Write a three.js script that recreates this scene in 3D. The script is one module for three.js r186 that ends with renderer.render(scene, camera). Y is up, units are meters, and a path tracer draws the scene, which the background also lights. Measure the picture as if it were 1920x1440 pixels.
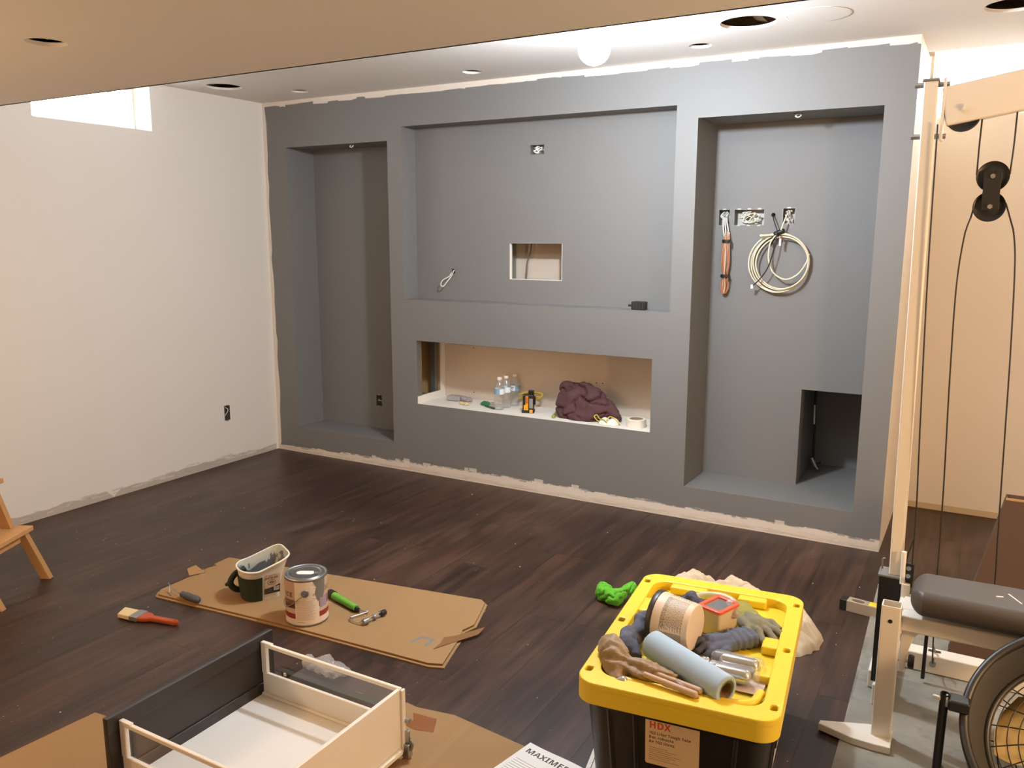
import * as THREE from 'three';
import { mergeGeometries, mergeVertices } from 'three/addons/utils/BufferGeometryUtils.js';
import { RoundedBoxGeometry } from 'three/addons/geometries/RoundedBoxGeometry.js';
import { MarchingCubes } from 'three/addons/objects/MarchingCubes.js';
import { ImprovedNoise } from 'three/addons/math/ImprovedNoise.js';

// ---------------------------------------------------------------- camera, sky, light, exposure
const scene = new THREE.Scene();
const camera = new THREE.PerspectiveCamera(49.70, 4 / 3, 0.05, 60);
camera.position.set(4.3655, 1.526, 4.2432);
camera.rotation.set(-0.17739, 0.51752, 0.0019, 'YXZ');
const renderer = new THREE.WebGLRenderer({ antialias: true });
renderer.toneMapping = THREE.LinearToneMapping;
renderer.toneMappingExposure = 1.0;
renderer.shadowMap.enabled = true;
scene.background = new THREE.Color(0.92, 0.97, 1.0);
scene.backgroundIntensity = 16.0;
const COOL = new THREE.Color(0.88, 0.97, 1.08), WARM = new THREE.Color(1.0, 0.60, 0.29), WARM2 = new THREE.Color(1.0, 0.65, 0.36);
const COOL_CD = 8.9, WARM_CD = 4.2, WARM2_CD = 7.6;
const COOL_AT = [2.99, 2.225, 1.2], WARM_AT = [1.15, 1.52, 3.95], WARM2_AT = [5.7, 1.25, 2.3];

// ---------------------------------------------------------------- helpers
const PI = Math.PI;
function rng(s) { return () => { s |= 0; s = s + 0x6D2B79F5 | 0; let t = Math.imul(s ^ s >>> 15, 1 | s); t = t + Math.imul(t ^ t >>> 7, 61 | t) ^ t; return ((t ^ t >>> 14) >>> 0) / 4294967296; }; }
const noise = new ImprovedNoise(), N3 = (x, y, z) => noise.noise(x, y, z);
const fbm = (x, y, z, o = 4) => { let a = 0, w = 0.5; for (let i = 0; i < o; i++) { a += w * N3(x, y, z); x *= 2.03; y *= 2.03; z = z * 2.03 + 7.1; w *= 0.5; } return a; };
const V = (x, y, z) => new THREE.Vector3(x, y, z);
const clamp = (v, a = 0, b = 1) => Math.min(b, Math.max(a, v));
function mat(color, roughness = 0.7, o = {}) { return new THREE.MeshStandardMaterial({ color, roughness, ...o }); }
function phys(color, roughness = 0.3, o = {}) { return new THREE.MeshPhysicalMaterial({ color, roughness, ...o }); }
function clean(g) {
  let a = g.index ? g.toNonIndexed() : g;
  for (const k of Object.keys(a.attributes)) if (!['position', 'normal', 'uv'].includes(k)) a.deleteAttribute(k);
  if (!a.attributes.normal) a.computeVertexNormals();
  if (!a.attributes.uv) a.setAttribute('uv', new THREE.BufferAttribute(new Float32Array(a.attributes.position.count * 2), 2));
  return a;
}
const join = (...gs) => mergeGeometries(gs.flat().map(clean));
const box = (w, h, d, x = 0, y = 0, z = 0, r = 0) => (r ? new RoundedBoxGeometry(w, h, d, 2, r) : new THREE.BoxGeometry(w, h, d)).translate(x, y, z);
const span = (x0, x1, y0, y1, z0, z1, r = 0) => box(x1 - x0, y1 - y0, z1 - z0, (x0 + x1) / 2, (y0 + y1) / 2, (z0 + z1) / 2, r);
const cyl = (r0, r1, h, x = 0, y = 0, z = 0, seg = 28, open = false) => new THREE.CylinderGeometry(r0, r1, h, seg, 1, open).translate(x, y, z);
function rod(a, b, r, seg = 10, r1 = r) {           // a round bar from a to b
  const A = V(...a), B = V(...b), L = A.distanceTo(B);
  const g = new THREE.CylinderGeometry(r1, r, L, seg);
  g.applyQuaternion(new THREE.Quaternion().setFromUnitVectors(V(0, 1, 0), B.clone().sub(A).normalize()));
  return g.translate((A.x + B.x) / 2, (A.y + B.y) / 2, (A.z + B.z) / 2);
}
const tube = (pts, r, seg = 40, rad = 7, closed = false) => new THREE.TubeGeometry(new THREE.CatmullRomCurve3(pts.map(p => V(...p)), closed, 'catmullrom', 0.5), seg, r, rad, closed);
const lathe = (pts, seg = 36) => new THREE.LatheGeometry(pts.map(p => new THREE.Vector2(p[0], p[1])), seg);
function rectShape(x0, x1, y0, y1, r = 0) {
  const s = new THREE.Shape();
  if (!r) { s.moveTo(x0, y0); s.lineTo(x1, y0); s.lineTo(x1, y1); s.lineTo(x0, y1); s.closePath(); return s; }
  s.moveTo(x0 + r, y0); s.lineTo(x1 - r, y0); s.absarc(x1 - r, y0 + r, r, -PI / 2, 0); s.lineTo(x1, y1 - r); s.absarc(x1 - r, y1 - r, r, 0, PI / 2);
  s.lineTo(x0 + r, y1); s.absarc(x0 + r, y1 - r, r, PI / 2, PI); s.lineTo(x0, y0 + r); s.absarc(x0 + r, y0 + r, r, PI, PI * 1.5); return s;
}
const polyShape = pts => { const s = new THREE.Shape(); pts.forEach((p, i) => i ? s.lineTo(p[0], p[1]) : s.moveTo(p[0], p[1])); s.closePath(); return s; };
const circleHole = (x, y, r) => { const p = new THREE.Path(); p.absarc(x, y, r, 0, PI * 2, true); return p; };
function extrude(shape, depth, bevel = 0, cs = 24) {
  return new THREE.ExtrudeGeometry(shape, { depth: depth - 2 * bevel, bevelEnabled: bevel > 0, bevelThickness: bevel, bevelSize: bevel, bevelOffset: -bevel, bevelSegments: 2, curveSegments: cs }).translate(0, 0, bevel);
}
// a shape drawn in (x, z) lying flat, its top at y1
const flat = (shape, y0, y1, bevel = 0, cs = 24) => { const g = extrude(shape, y1 - y0, bevel, cs); g.rotateX(PI / 2); return g.translate(0, y1, 0); };
const names = {};
function numbered(n) { const k = names[n] = (names[n] ?? -1) + 1; return k ? `${n}_${String(k).padStart(3, '0')}` : n; }
function shadow(m) { m.castShadow = m.receiveShadow = true; return m; }
function part(name, geos, m, parent, p, r) {
  const g = Array.isArray(geos) ? (geos.length > 1 ? join(...geos) : geos[0]) : geos;
  const o = shadow(new THREE.Mesh(g, m)); o.name = name; if (p) o.position.set(...p); if (r) o.rotation.set(...r); parent.add(o); return o;
}
function thing(name, label, category, p = [0, 0, 0], turn = 0, group) {
  const o = new THREE.Group(); o.name = numbered(name); o.position.set(...p); o.rotation.y = turn; scene.add(o);
  o.userData = { label, category }; if (group) o.userData.group = group; return o;
}
function single(name, label, category, geo, m, p = [0, 0, 0], turn = 0, group) {
  const o = shadow(new THREE.Mesh(geo, m)); o.name = numbered(name); o.position.set(...p); o.rotation.y = turn; scene.add(o);
  o.userData = { label, category }; if (group) o.userData.group = group; return o;
}
function structure(name, label, category) { const o = new THREE.Group(); o.name = name; o.userData = { kind: 'structure', label, category }; scene.add(o); return o; }
// a soft body: tapered capsules joined by a smooth minimum, meshed by marching cubes, then pushed along its normals
function blob(bones, cell, k = 0.01, push = null, floor = null) {
  const lo = V(1e9, 1e9, 1e9), hi = V(-1e9, -1e9, -1e9);
  for (const [a, ra, b, rb] of bones) for (const [q, r] of [[a, ra], [b, rb]]) { lo.min(V(q[0] - r, q[1] - r, q[2] - r)); hi.max(V(q[0] + r, q[1] + r, q[2] + r)); }
  const c = lo.clone().add(hi).multiplyScalar(0.5), half = Math.max(hi.x - lo.x, hi.y - lo.y, hi.z - lo.z) / 2 + k + cell * 3;
  const n = Math.min(96, Math.ceil(2 * half / cell)), mc = new MarchingCubes(n, new THREE.MeshBasicMaterial(), false, false, 120000);
  mc.isolation = 0; const h = n / 2, f = mc.field;
  const pre = bones.map(([a, ra, b, rb]) => { const d = [b[0] - a[0], b[1] - a[1], b[2] - a[2]]; return [a, ra, d, rb - ra, d[0] * d[0] + d[1] * d[1] + d[2] * d[2] + 1e-12]; });
  for (let z = 0; z < n; z++) for (let y = 0; y < n; y++) for (let x = 0; x < n; x++) {
    const px = c.x + (x - h) / h * half, py = c.y + (y - h) / h * half, pz = c.z + (z - h) / h * half; let m = 1e3;
    for (const [a, ra, d, dr, dd] of pre) {
      const t = clamp(((px - a[0]) * d[0] + (py - a[1]) * d[1] + (pz - a[2]) * d[2]) / dd);
      const s = Math.hypot(px - a[0] - t * d[0], py - a[1] - t * d[1], pz - a[2] - t * d[2]) - ra - t * dr, e = Math.max(k - Math.abs(m - s), 0) / k;
      m = Math.min(m, s) - e * e * k * 0.25;
    }
    if (floor !== null) m = Math.max(m, floor - py);
    f[x + y * n + z * n * n] = -m;
  }
  mc.update();
  let g = new THREE.BufferGeometry(); const P = mc.positionArray.slice(0, mc.count * 3);
  for (let i = 0; i < P.length; i += 3) { P[i] = c.x + P[i] * half; P[i + 1] = c.y + P[i + 1] * half; P[i + 2] = c.z + P[i + 2] * half; }
  g.setAttribute('position', new THREE.BufferAttribute(P, 3)); g = mergeVertices(g, cell * 0.02); g.computeVertexNormals();
  if (push) {
    const q = g.attributes.position, nn = g.attributes.normal;
    for (let i = 0; i < q.count; i++) { const s = push(q.getX(i), q.getY(i), q.getZ(i)); q.setXYZ(i, q.getX(i) + nn.getX(i) * s, q.getY(i) + nn.getY(i) * s, q.getZ(i) + nn.getZ(i) * s); }
    g.computeVertexNormals();
  }
  const U = new Float32Array(g.attributes.position.count * 2), q = g.attributes.position;
  for (let i = 0; i < q.count; i++) { U[2 * i] = q.getX(i) + q.getY(i) * 0.6; U[2 * i + 1] = q.getZ(i) + q.getY(i) * 0.8; }
  g.setAttribute('uv', new THREE.BufferAttribute(U, 2)); return g;
}
// textures
function dataTex(w, h, fn, srgb = true, rx = 1, ry = 1) {
  const d = new Uint8Array(w * h * 4);
  for (let j = 0; j < h; j++) for (let i = 0; i < w; i++) { const c = fn(i / w, j / h), k = (j * w + i) * 4; d[k] = clamp(c[0]) * 255; d[k + 1] = clamp(c[1]) * 255; d[k + 2] = clamp(c[2]) * 255; d[k + 3] = 255; }
  const t = new THREE.DataTexture(d, w, h); t.wrapS = t.wrapT = THREE.RepeatWrapping; t.magFilter = t.minFilter = THREE.LinearFilter; t.repeat.set(rx, ry);
  if (srgb) t.colorSpace = THREE.SRGBColorSpace; t.needsUpdate = true; return t;
}
function canvasTex(w, h, draw) {
  const c = document.createElement('canvas'); c.width = w; c.height = h; draw(c.getContext('2d'), w, h);
  const t = new THREE.CanvasTexture(c); t.colorSpace = THREE.SRGBColorSpace; return t;
}
const hex = h => [(h >> 16 & 255) / 255, (h >> 8 & 255) / 255, (h & 255) / 255];
const mix = (a, b, t) => [a[0] + (b[0] - a[0]) * t, a[1] + (b[1] - a[1]) * t, a[2] + (b[2] - a[2]) * t];
// uv = (x, z) or any two axes in metres
function planarUV(g, ax, ay, sx = 1, sy = 1, ox = 0, oy = 0) {
  const q = g.attributes.position, u = new Float32Array(q.count * 2), get = (i, a) => a === 'x' ? q.getX(i) : a === 'y' ? q.getY(i) : q.getZ(i);
  for (let i = 0; i < q.count; i++) { u[2 * i] = (get(i, ax) - ox) / sx; u[2 * i + 1] = (get(i, ay) - oy) / sy; }
  g.setAttribute('uv', new THREE.BufferAttribute(u, 2)); return g;
}
const fabricBump = dataTex(128, 128, (u, v) => { const a = 0.5 + 0.25 * Math.sin(u * PI * 64) * Math.sin(v * PI * 64) + 0.25 * N3(u * 40, v * 40, 3); return [a, a, a]; }, false, 14, 14);
const plasterBump = dataTex(256, 256, (u, v) => { const a = 0.5 + 0.5 * fbm(u * 60, v * 60, 1, 3); return [a, a, a]; }, false, 2, 2);

// ---------------------------------------------------------------- materials
const GREY = 0x747371, WHITE_WALL = 0xddd8cf;
const M = {
  grey: mat(GREY, 0.6, { bumpMap: plasterBump, bumpScale: 0.0004 }),
  offWhite: mat(WHITE_WALL, 0.75, { bumpMap: plasterBump, bumpScale: 0.0004 }),
  cream: mat(0xe6ddd0, 0.75),
  ceiling: mat(0xe9e5df, 0.85),
  primer: mat(0xe4ddd2, 0.85),
  drywall: mat(0xcdbfae, 0.9),
  plywood: mat(0xb8935f, 0.8),
  joist: mat(0x9b7a50, 0.9),
  steel: mat(0xa9abac, 0.35, { metalness: 0.9 }),
  galvanised: mat(0x8f8f8a, 0.45, { metalness: 0.75 }),
  chrome: mat(0xe2e2e2, 0.08, { metalness: 1 }),
  black: mat(0x161514, 0.5),
  blackGloss: mat(0x1a1918, 0.28),
  white: mat(0xe9e5de, 0.45),
  whitePowder: mat(0xe6dfd2, 0.38),
  ivory: mat(0xd9d0b4, 0.5),
  whiteWire: mat(0xdcdad2, 0.45),
  copperWire: mat(0xb9825e, 0.35, { metalness: 0.35 }),
  glass: phys(0xffffff, 0.02, { transmission: 1, thickness: 0, ior: 1.5 }),
  clearPlastic: phys(0xf4f6f6, 0.12, { transmission: 0.9, thickness: 0, ior: 1.45 }),
  vinyl: mat(0xeef2ee, 0.4),
  darkWood: mat(0x2c2724, 0.42),
};

// ---------------------------------------------------------------- setting: floor
const FX0 = 0, FX1 = 6.6, FZ0 = -0.85, FZ1 = 5.9, PW = 0.19, PL = 1.25;
const rowShift = []; { const r = rng(11); for (let i = 0; i < 40; i++) rowShift.push(r() * PL); }
const plankTone = {}; { const r = rng(5); for (let i = 0; i < 40; i++) for (let j = 0; j < 9; j++) plankTone[i * 16 + j] = [r(), r() * 50, r()]; }
const floorMap = dataTex(1536, 1536, (u, v) => {
  const x = FX0 + u * (FX1 - FX0), z = FZ0 + v * (FZ1 - FZ0), i = Math.floor((x - FX0) / PW), j = Math.floor((z - FZ0 + rowShift[i]) / PL), t = plankTone[i * 16 + j] || [0.5, 0, 0.5];
  const g = fbm(x * 34 + t[1], z * 2.2 + t[1], t[1], 4), f = N3(x * 150, z * 6, t[1]), knot = fbm(x * 6 + t[1], z * 1.5, 9 + t[1], 2);
  let c = mix(hex(0x1a100b), hex(0x4f3526), clamp(0.36 + 0.14 * (t[0] - 0.5) + 1.05 * g + 0.16 * f + 0.4 * knot));
  c = mix(c, hex(0x58301f), 0.45 * clamp(0.1 + 1.6 * fbm(x * 3 + 5, z * 0.9, 60, 3)));
  c = mix(c, hex(0x4a2c20), 0.2 * t[2]);
  const wx = x + 0.25 * fbm(x * 1.3, z * 1.3, 20, 3), wz = z + 0.25 * fbm(x * 1.3, z * 1.3, 31, 3);          // drywall dust smeared by sweeping
  const d = clamp(0.38 + 2.2 * fbm(wx * 1.6 + 4, wz * 1.2, 40, 5)) * clamp(0.5 + 1.3 * fbm(wx * 7 + wz * 3, wz * 2 - wx * 5, 51, 4));
  return mix(c, hex(0x806c5c), 0.34 * d);
});
const M_floor = mat(0xffffff, 0.42, { map: floorMap });
{
  const floor = structure('floor', 'dark brown laminate plank floor dusted with drywall powder', 'floor');
  part('subfloor', span(FX0 - 0.2, FX1 + 0.2, -0.12, -0.012, FZ0 - 0.2, FZ1 + 0.2), mat(0x3a2c22, 0.9), floor);
  for (let i = 0; i < Math.ceil((FX1 - FX0) / PW); i++) {
    const x0 = FX0 + i * PW + 0.0003, x1 = Math.min(FX1, FX0 + (i + 1) * PW - 0.0003);
    for (let j = 0; j < 8; j++) {
      const z0 = Math.max(FZ0, FZ0 - rowShift[i] + j * PL) + 0.0003, z1 = Math.min(FZ1, FZ0 - rowShift[i] + (j + 1) * PL) - 0.0003;
      if (z1 - z0 < 0.02) continue;
      const g = planarUV(span(x0, x1, -0.012, 0, z0, z1), 'x', 'z', FX1 - FX0, FZ1 - FZ0, FX0, FZ0);
      part('plank', g, M_floor, floor);
    }
  }
}

// ---------------------------------------------------------------- setting: feature wall with its niches
const W = 4.0206, H = 2.4;
const holesFront = { left: [0.2033, 1.0536, 0.1823, 2.1011], tv: [1.1628, 2.9142, 1.125, 2.1798], fire: [1.2518, 2.824, 0.4583, 0.867], right: [3.0272, 3.8905, 0.1809, 2.1104] };
const paintMap = canvasTex(2048, 1222, (c, w, h) => {
  const r = rng(77), X = x => x / W * w, Y = y => (1 - y / H) * h;
  c.fillStyle = '#d9cfc2'; c.fillRect(0, 0, w, h);
  for (let i = 0; i < 500; i++) { c.fillStyle = `rgba(${150 + r() * 60},${135 + r() * 50},${115 + r() * 40},0.10)`; c.fillRect(X(r() * W), Y(0.03 * r() * r() + 0.012), 10 + r() * 60, 2 + r() * 3); }
  c.fillStyle = '#747371'; c.beginPath();
  const top = [], bot = [];
  for (let x = 0.022; x <= W;) { const s = 0.05 + r() * 0.13, y = H - 0.022 - 0.016 * r(); top.push([x, y], [x + s * 0.7, y - 0.004 + 0.006 * r()], [x + s, y + 0.008 * (r() - 0.5)]); x += s; }
  for (let x = 0.022; x <= W;) { const s = 0.04 + r() * 0.1, m = 0.035 + 0.034 * Math.sin(Math.min(1, x / 2.2) * PI * 0.5) - 0.012 * clamp((x - 3.2) / 0.8), y = m + 0.012 * (r() - 0.5); bot.push([x, y], [x + s * 0.9, y - 0.004 * r()]); x += s; }
  c.moveTo(X(0.024), Y(2.36));
  for (const [x, y] of top) c.lineTo(X(Math.min(x, W)), Y(y));
  c.lineTo(w + 4, Y(2.375)); c.lineTo(w + 4, Y(0.05));
  for (const [x, y] of bot.reverse()) c.lineTo(X(Math.min(x, W)), Y(y));
  for (let y = 0.05; y < 2.36; y += 0.05 + 0.08 * r()) c.lineTo(X(0.026 + 0.011 * r() + 0.006 * Math.sin(y * 3)), Y(y));
  c.closePath(); c.fill();
  for (let i = 0; i < 260; i++) {                                   // dry roller marks breaking the lower edge
    const x = r() * W, b = bot.reduce((a, p) => Math.abs(p[0] - x) < Math.abs(a[0] - x) ? p : a)[1];
    c.fillStyle = r() < 0.5 ? 'rgba(217,207,194,0.55)' : 'rgba(116,115,114,0.55)'; c.fillRect(X(x), Y(b + 0.006 * (r() - 0.4)), 4 + r() * 26, 1 + r() * 4);
  }
  for (let i = 0; i < 9; i++) { c.fillStyle = 'rgba(217,207,194,0.8)'; const x = 0.8 + r() * 3.1, b = bot.reduce((a, p) => Math.abs(p[0] - x) < Math.abs(a[0] - x) ? p : a)[1]; c.fillRect(X(x), Y(b + 0.016), 14 + r() * 22, 8 + r() * 6); }
});
const wallBack = structure('wall_back', 'grey painted feature wall with four recessed niches and ragged white edges', 'wall');
{
  const s = rectShape(0, W, 0, H);
  for (const k in holesFront) { const q = holesFront[k]; s.holes.push(rectShape(q[0], q[1], q[2], q[3])); }
  const g = extrude(s, 0.003); planarUV(g, 'x', 'y', W, H); g.translate(0, 0, -0.003);
  part('painted_face', g, mat(0xffffff, 0.6, { map: paintMap, bumpMap: plasterBump, bumpScale: 0.0003 }), wallBack);
  const T = 0.012;
  const niche = (q, d, m, skip = '', z1 = -0.003) => {
    const [x0, x1, y0, y1] = q;
    if (!skip.includes('t')) part('niche_top', span(x0 - T, x1 + T, y1, y1 + T, -d, z1), m, wallBack);
    if (!skip.includes('f')) part('niche_floor', span(x0 - T, x1 + T, y0 - T, y0, -d, z1), m, wallBack);
    if (!skip.includes('l')) part('niche_side', span(x0 - T, x0, y0, y1, -d, z1), m, wallBack);
    if (!skip.includes('r')) part('niche_side', span(x1, x1 + T, y0, y1, -d, z1), m, wallBack);
  };
  const back = (q, d, holes, m) => { const b = rectShape(q[0] - T, q[1] + T, q[2] - T, q[3] + T); for (const o of holes) b.holes.push(o.length === 3 ? circleHole(...o) : rectShape(...o)); part('niche_back', extrude(b, T).translate(0, 0, -d - T), m, wallBack); };
  niche(holesFront.left, 0.26, M.grey); back(holesFront.left, 0.26, [[0.703, 0.757, 0.343, 0.423]], M.grey);
  niche(holesFront.tv, 0.145, M.grey); back(holesFront.tv, 0.145, [[1.85, 2.202, 1.264, 1.478], [1.988, 2.078, 1.988, 2.043], [1.43, 1.452, 1.288, 1.318]], M.grey);
  niche(holesFront.right, 0.34, M.grey); back(holesFront.right, 0.34, [[3.55, 3.8904, 0.181, 0.713], [3.057, 3.119, 1.582, 1.667], [3.141, 3.302, 1.582, 1.667], [3.397, 3.461, 1.588, 1.670], [3.349, 1.635, 0.011]], M.grey);
  // lower opening running back towards the rear wall
  niche([3.55, 3.8905, 0.181, 0.713], 0.845, M.grey, '', -0.352); part('niche_back', span(3.538, 3.9025, 0.169, 0.725, -0.849, -0.843), M.grey, wallBack);
  niche(holesFront.fire, 0.317, M.primer, 'l');
  part('backing_board', span(1.2, 2.84, 0.44, 1.75, -0.33, -0.317), M.drywall, wallBack);
  for (const [x, y] of [[1.48, 0.80], [1.48, 0.505], [2.36, 0.645], [2.40, 0.645], [1.9, 0.83], [2.8, 0.5]]) part('screw_head', cyl(0.0035, 0.0035, 0.002).rotateX(PI / 2).translate(x, y, -0.316), M.black, wallBack);
  // open left end of the fireplace slot: board strips, plywood and steel studs behind
  part('board_strip', span(1.2398, 1.2518, 0.4583, 0.505, -0.317, -0.003), M.primer, wallBack);
  part('board_strip', span(1.2398, 1.2518, 0.505, 0.867, -0.317, -0.272), M.primer, wallBack);
  part('corner_bead', span(1.2398, 1.2518, 0.505, 0.867, -0.052, -0.003), M.galvanised, wallBack);
  part('plywood_panel', span(1.068, 1.08, 0.40, 0.93, -0.22, -0.01), M.plywood, wallBack);
  part('plywood_panel', span(1.08, 1.235, 0.40, 0.93, -0.29, -0.278), M.plywood, wallBack);
  part('steel_track', span(1.08, 1.24, 0.468, 0.474, -0.30, -0.02), M.galvanised, wallBack);
  for (const [x, z] of [[1.19, -0.235], [1.10, -0.16]]) part('steel_stud', [span(x, x + 0.035, 0.40, 0.95, z - 0.001, z), span(x, x + 0.001, 0.40, 0.95, z - 0.035, z), span(x + 0.034, x + 0.035, 0.40, 0.95, z - 0.03, z)], M.galvanised, wallBack);
  part('slot_cover', span(1.06, 1.2518, 0.93, 0.945, -0.33, -0.003), M.primer, wallBack);
  // white cut edges of the little service opening above
  const [a, b, c0, c1] = [1.85, 2.202, 1.264, 1.478];
  part('cut_edge', span(a, a + 0.003, c0, c1, -0.17, -0.1452), M.primer, wallBack); part('cut_edge', span(b - 0.003, b, c0, c1, -0.17, -0.1452), M.primer, wallBack);
  part('cut_edge', span(a, b, c0, c0 + 0.003, -0.17, -0.1452), M.primer, wallBack);
  part('steel_stud', [span(1.80, 1.801, 1.15, 1.72, -0.31, -0.2), span(1.80, 1.835, 1.15, 1.72, -0.201, -0.2)], M.galvanised, wallBack);
  part('return_face', span(W - 0.0127, W, 0, H, -0.85, -0.003), M.cream, wallBack);
}
// ---------------------------------------------------------------- left wall with a high basement window
const leftMap = canvasTex(2048, 760, (c, w, h) => {
  const r = rng(9), Z0 = -1, Z1 = 5.9, X = z => (z - Z0) / (Z1 - Z0) * w, Y = y => (1 - y / 2.65) * h;
  c.fillStyle = '#ddd8cf'; c.fillRect(0, 0, w, h);
  c.fillStyle = '#b3aa9c'; c.beginPath(); c.moveTo(X(0.02), Y(0));
  const pts = []; for (let z = 0.02; z < 3.2; z += 0.05) { const b = 0.045 + 0.03 * N3(z * 2.2, 3, 1) + 0.02 * N3(z * 9, 1, 5); const gap = (z > 1.28 && z < 1.36) ? 0.01 : 1; pts.push([z, clamp(b * gap, 0.004, 0.1)]); }
  for (const [z, y] of pts) c.lineTo(X(z), Y(y)); c.lineTo(X(3.2), Y(0)); c.closePath(); c.fill();
  for (let i = 0; i < 160; i++) { const z = r() * 3, b = 0.05 + 0.03 * N3(z * 2.2, 3, 1); c.fillStyle = r() < 0.5 ? 'rgba(221,216,207,0.35)' : 'rgba(172,163,149,0.4)'; c.fillRect(X(z), Y(b * (0.5 + r() * 0.7)), 6 + r() * 30, 1 + r() * 3); }
});
{
  const wl = structure('wall_left', 'off-white drywall side wall with a grubby unpainted strip along its foot', 'wall');
  const s = rectShape(-1, 5.9, 0, 2.65); s.holes.push(rectShape(0.878, 1.595, 2.128, 2.392), rectShape(0.425, 0.472, 0.297, 0.397));
  const g = extrude(s, 0.22); planarUV(g, 'x', 'y', 6.9, 2.65, -1, 0); g.rotateY(-PI / 2);              // shape x becomes +z, depth becomes -x
  part('painted_board', g, mat(0xffffff, 0.75, { map: leftMap, bumpMap: plasterBump, bumpScale: 0.0003 }), wl);
  const win = structure('window_1', 'small high basement slider window in the left wall, blown out by daylight', 'window');
  const x = -0.15, fr = (z0, z1, y0, y1, t = 0.05) => span(x - t, x, y0, y1, z0, z1, 0.004);
  part('window_frame', [fr(0.878, 0.925, 2.128, 2.392), fr(1.55, 1.595, 2.128, 2.392), fr(0.925, 1.55, 2.128, 2.158), fr(0.925, 1.55, 2.365, 2.392)], M.vinyl, win);
  part('mullion', span(x - 0.04, x + 0.008, 2.158, 2.365, 1.02, 1.055, 0.003), mat(0xd6e8dc, 0.4), win);
  part('pane', span(x - 0.02, x - 0.016, 2.158, 2.365, 0.925, 1.55), M.glass, win);
}
// ---------------------------------------------------------------- rear wall beyond the feature wall, with its window
{
  const wr = structure('wall_rear', 'cream drywall rear wall behind the gym', 'wall');
  const s = rectShape(0, FX1, 0, 2.65); s.holes.push(rectShape(4.022, 5.5, 2.142, 2.6));
  part('painted_board', extrude(s, 0.2).translate(0, 0, -1.05), M.cream, wr);
  part('unpainted_strip', span(4.03, 5.6, 0.001, 0.035, -0.8499, -0.8485), mat(0xcbb797, 0.9), wr);
  const win = structure('window_2', 'wide high basement window above the gym, blown out by daylight', 'window');
  const fr = (x0, x1, y0, y1) => span(x0, x1, y0, y1, -1.02, -0.97, 0.004);
  part('window_frame', [fr(4.022, 4.045, 2.142, 2.6), fr(5.46, 5.5, 2.142, 2.6), fr(4.045, 5.46, 2.142, 2.18), fr(4.045, 5.46, 2.56, 2.6)], M.vinyl, win);
  part('mullion', span(4.76, 4.80, 2.18, 2.56, -1.015, -0.975, 0.003), M.vinyl, win);
  part('pane', span(4.045, 5.46, 2.18, 2.56, -1.0, -0.996), M.glass, win);
  const w2 = structure('wall_right', 'cream drywall wall on the far right outside the view', 'wall'); part('painted_board', span(FX1, FX1 + 0.15, 0, 2.65, -1.05, 5.9), M.cream, w2);
  const w3 = structure('wall_front', 'off-white drywall wall behind the camera', 'wall'); part('painted_board', span(-0.22, FX1 + 0.15, 0, 2.65, 5.9, 6.05), M.offWhite, w3);
}
// ---------------------------------------------------------------- ceiling: raised panel by the feature wall, low bulkhead over the room
const cutouts = [[0.574, 0.234, 0.053], [1.83, 0.235, 0.053], [3.102, 0.249, 0.053], [0.28, 0.569, 0.105], [3.404, 0.568, 0.115], [4.37, 0.34, 0.11]];
{
  const ce = structure('ceiling', 'white drywall ceiling with round cut-outs and a low tan-lit bulkhead', 'ceiling');
  const s = rectShape(0, FX1, -0.41, 1.98); for (const q of cutouts) s.holes.push(circleHole(...q));
  part('raised_panel', flat(s, 2.4, 2.4127, 0, 40), M.ceiling, ce);
  part('panel_end', span(W, FX1, 2.4, 2.65, -0.4227, -0.41), M.ceiling, ce);
  const b = rectShape(0, FX1, 1.98, 5.9); b.holes.push(circleHole(1.815, 2.63, 0.058));
  part('bulkhead', flat(b, 2.1, 2.1127, 0, 40), M.ceiling, ce);
  part('bulkhead_face', span(0, FX1, 2.1, 2.65, 1.98, 1.9927), M.ceiling, ce);
  part('floor_above', span(-0.22, FX1 + 0.15, 2.65, 2.72, -1.05, 6.05), M.plywood, ce);
  for (let i = 0; i < 16; i++) part('joist', span(0.1 + i * 0.41, 0.138 + i * 0.41, 2.46, 2.65, -0.4, 1.95), M.joist, ce);
  // wires and the lip seen inside the cut-outs
  part('loose_wire', tube([[1.78, 2.2, 2.62], [1.80, 2.135, 2.60], [1.83, 2.112, 2.64], [1.85, 2.15, 2.66], [1.83, 2.25, 2.65]], 0.004), M.whiteWire, ce);
}
single('speaker_cover', 'flush round white ceiling cover beside the big round cut-out', 'ceiling cover', join(lathe([[0, 0.001], [0.124, 0.001], [0.125, -0.0005], [0.122, -0.0012], [0.121, -0.0004], [0.118, -0.0012], [0, -0.0014]], 48)), M.ceiling, [3.683, 2.399, 0.566]);

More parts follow.
